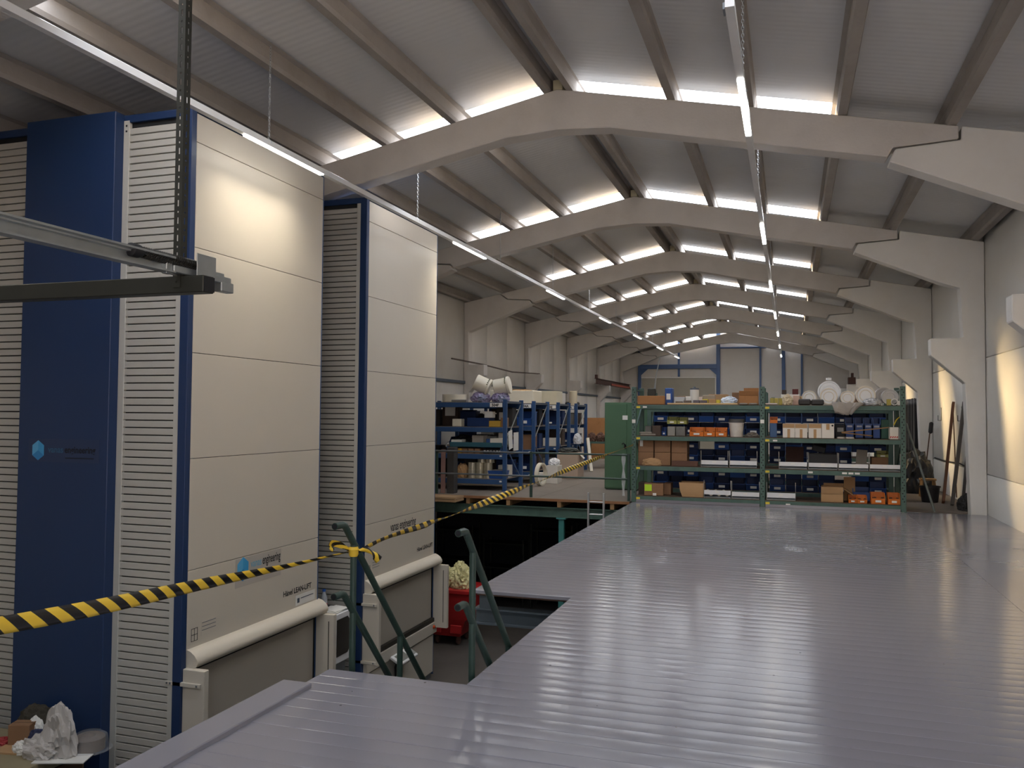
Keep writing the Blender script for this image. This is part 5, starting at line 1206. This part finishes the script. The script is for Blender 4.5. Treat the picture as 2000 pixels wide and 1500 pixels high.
o = MB().grid(rows_).build('sheet', mat('tarp_black', '1c1d20', .3), hg); sd = o.modifiers.new('t', 'SOLIDIFY'); sd.thickness = .02
for k, yy in enumerate((22.33, 19.84)):
    o = thing('wall_hook', ['thin wire hook on the wall beyond the brown plank', 'thin wire hook on the wall behind the grey plank'][k], 'hook', (XR_W-.004, yy, 1.66))
    MB().tube([(0, 0, .12), (0, 0, 0), (0, -.45, 0), (0, -.45, .3)], .008, 6).build('wire', M_dark, o)
tag(MB().tube([(3.345, 18.2, .72), (3.345, 19.6, .78), (3.345, 21.5, .74), (3.345, 22.8, .75)], .014, 6).build('wall_cable', M_dark, None), 'dark cable running along the lower right wall', 'cable')

# ================================================================= ground floor: red bin and crate of rags
rb = thing('red_wheeled_bin', 'red plastic wheeled bin filled with pale foam', 'bin', (-6.5, 16.15, GROUND)); M_red = mat('bin_red', 'b3282a', .4, var=.05)
b = MB(); b.loft([[(-.35, -.28, .18), (.22, -.28, .18), (.22, .35, .18), (-.35, .35, .18)], [(-.40, -.33, .5), (.34, -.33, .5), (.34, .42, .5), (-.40, .42, .5)], [(-.44, -.36, .55), (.4, -.36, .55), (.4, .46, .55), (-.44, .46, .55)], [(-.48, -.4, 1.06), (.46, -.4, 1.06), (.46, .5, 1.06), (-.48, .5, 1.06)], [(-.52, -.44, 1.06), (.5, -.44, 1.06), (.5, .54, 1.06), (-.52, .54, 1.06)], [(-.52, -.44, 1.12), (.5, -.44, 1.12), (.5, .54, 1.12), (-.52, .54, 1.12)]])
b.build('body', M_red, rb)
for x in (-.28, .16):
    MB().box(x-.12, x+.12, -.365, -.33, .25, .42, .01).build('rib', M_red, rb)
    for y_ in (-.2, .28): MB().lathe([(0, -.025), (.08, -.025), (.088, -.015), (.088, .015), (.08, .025), (0, .025)], 16, Matrix.Translation((x, y_, .09)) @ Matrix.Rotation(PI/2, 4, 'Y')).box(x-.035, x+.035, y_-.04, y_+.04, .09, .19).build('castor', mat('castor_brown', '5b4038', .6), rb)
for k, (x, y_, s_) in enumerate(((-.25, -.05, .21), (.17, -.12, .2), (.02, .26, .22))):
    crumple('foam_offcut', ['pale foam offcut in the red bin by the storage tower', 'yellowish foam offcut in the middle of the red bin', 'pale foam offcut at the back of the red bin'][k], 'foam', mat('foam_pale', 'd8d2a0', .8, var=.2, scale=8), (-6.5+x, 16.15+y_, GROUND+1.12), s_, s_*.85, s_*1.9, 60+k, n=16, amp=1.7)
# darker stores under the gallery
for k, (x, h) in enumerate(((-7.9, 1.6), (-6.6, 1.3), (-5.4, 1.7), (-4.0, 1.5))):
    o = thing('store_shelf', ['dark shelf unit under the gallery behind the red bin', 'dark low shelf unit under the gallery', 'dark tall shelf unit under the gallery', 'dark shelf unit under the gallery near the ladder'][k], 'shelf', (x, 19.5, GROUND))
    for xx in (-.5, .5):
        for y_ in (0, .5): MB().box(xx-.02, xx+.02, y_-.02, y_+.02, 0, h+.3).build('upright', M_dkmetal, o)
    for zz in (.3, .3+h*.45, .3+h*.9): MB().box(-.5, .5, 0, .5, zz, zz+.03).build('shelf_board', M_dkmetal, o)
# crate with rags, lower left
ZC = -1.70
cx0, cx1, cy0, cy1 = -9.0, -6.98, 5.6, 7.1
kr = thing('wooden_crate', 'wooden crate bench strewn with wrappings below the platform', 'crate', ((cx0+cx1)/2, (cy0+cy1)/2, GROUND)); wx, wy = (cx1-cx0)/2, (cy1-cy0)/2
MB().box(-wx, wx, -wy, wy, 1.08, 1.2, .006).build('top_board', mat('crate_top', '8f8468', .75, var=.15, scale=4), kr)
for i in range(5): MB().box(-wx+.01, wx-.01, -wy+.005, -wy+.03, .08+i*.2, .08+i*.2+.185).build('side_board', M_darkwood, kr); MB().box(wx-.03, wx-.005, -wy+.03, wy-.03, .08+i*.2, .08+i*.2+.185).build('side_board', M_darkwood, kr)
for x in (-wx+.06, 0, wx-.06):
    for y_ in (-wy+.06, wy-.06): MB().box(x-.05, x+.05, y_-.05, y_+.05, 0, 1.08).build('block', M_wood, kr)
def V8(u, v): return (u/8.333, 1380+v/8.333)
ZT = GROUND+1.2
def onc(u, v): return atZ(*V8(u, v), ZT)
crumple('film_wrap', 'tall crumpled translucent wrapping on the wooden crate', 'wrapping', mat('wrap_translucent', 'bdb8b3', .35, var=.15, scale=7), onc(950, 800), .2, .12, .5, 77, n=4, amp=1.5, taper=.3)
crumple('film_wrap', 'low spread translucent wrapping beside the tall one', 'wrapping', mat('wrap_translucent', 'bdb8b3', .35, var=.15, scale=7), onc(640, 820), .2, .1, .2, 72, n=5, amp=1.5)
pk = thing('wrapped_reel', 'brown reel in clear film on the crate corner', 'reel', onc(1450, 690)); MB().lathe([(0, 0), (.15, 0), (.15, .12), (.12, .14), (.06, .14), (.05, .1), (0, .1)], 22).build('reel', mat('reel_brown', '6d5a49', .6, var=.3, scale=20), pk)
b = MB(); b.lathe([(.22, .004), (.19, .02), (.17, .13), (.12, .165), (0, .17)], 22, cap=False); b.build('film', mat('clear_film_thin', 'cfd3d6', .15, alpha=.22), pk)
o = thing('carton', 'small dull carton among the wrappings on the crate', 'box', onc(370, 610), .3); MB().box(-.11, .11, -.08, .08, 0, .22, .005).build('body', M_card2, o); MB().box(-.11, .11, -.005, .005, .22, .221).build('flap_seam', M_darkwood, o)
crumple('dark_bundle', 'dark cloth bundle behind the small dull carton', 'bundle', mat('rag_dark2', '3a352b', .8, var=.2), onc(640, 430)+Vector((0, -.05, 0)), .2, .15, .3, 73)
crumple('white_tissue', 'white crumpled tissue between carton and dark bundle', 'tissue', M_paper, onc(560, 560), .1, .08, .24, 74)
crumple('white_tissue', 'white crumpled tissue at the front of the crate', 'tissue', M_paper, onc(390, 760), .13, .07, .12, 75)
crumple('blue_cloth', 'navy patterned cloth before the dark bundle', 'cloth', mat('cloth_navy', '2a2f4c', .8, var=.4, scale=20), onc(600, 640), .12, .08, .16, 76)
tag(MB().obox((0, 0, .006), (.5, .22, .01), (0, 0, .35)).build('paper_sheet', M_paper, None, onc(1020, 860)), 'white paper sheet under the tall wrapping', 'paper')
tag(MB().obox((0, 0, .01), (.3, .2, .018), (0, 0, .2)).build('card_sheet', M_card3, None, onc(200, 720)), 'tan card sheet lying on the crate', 'card')
crumple('red_packet', 'small red packet on the crate', 'packet', mat('packet_red', 'a8383a', .5), onc(40, 610), .07, .06, .07, 77)
crumple('clear_bag', 'large clear film bag behind the crate goods', 'bag', M_film, Vector((-8.75, 6.75, ZT)), .22, .25, .55, 78, n=12)
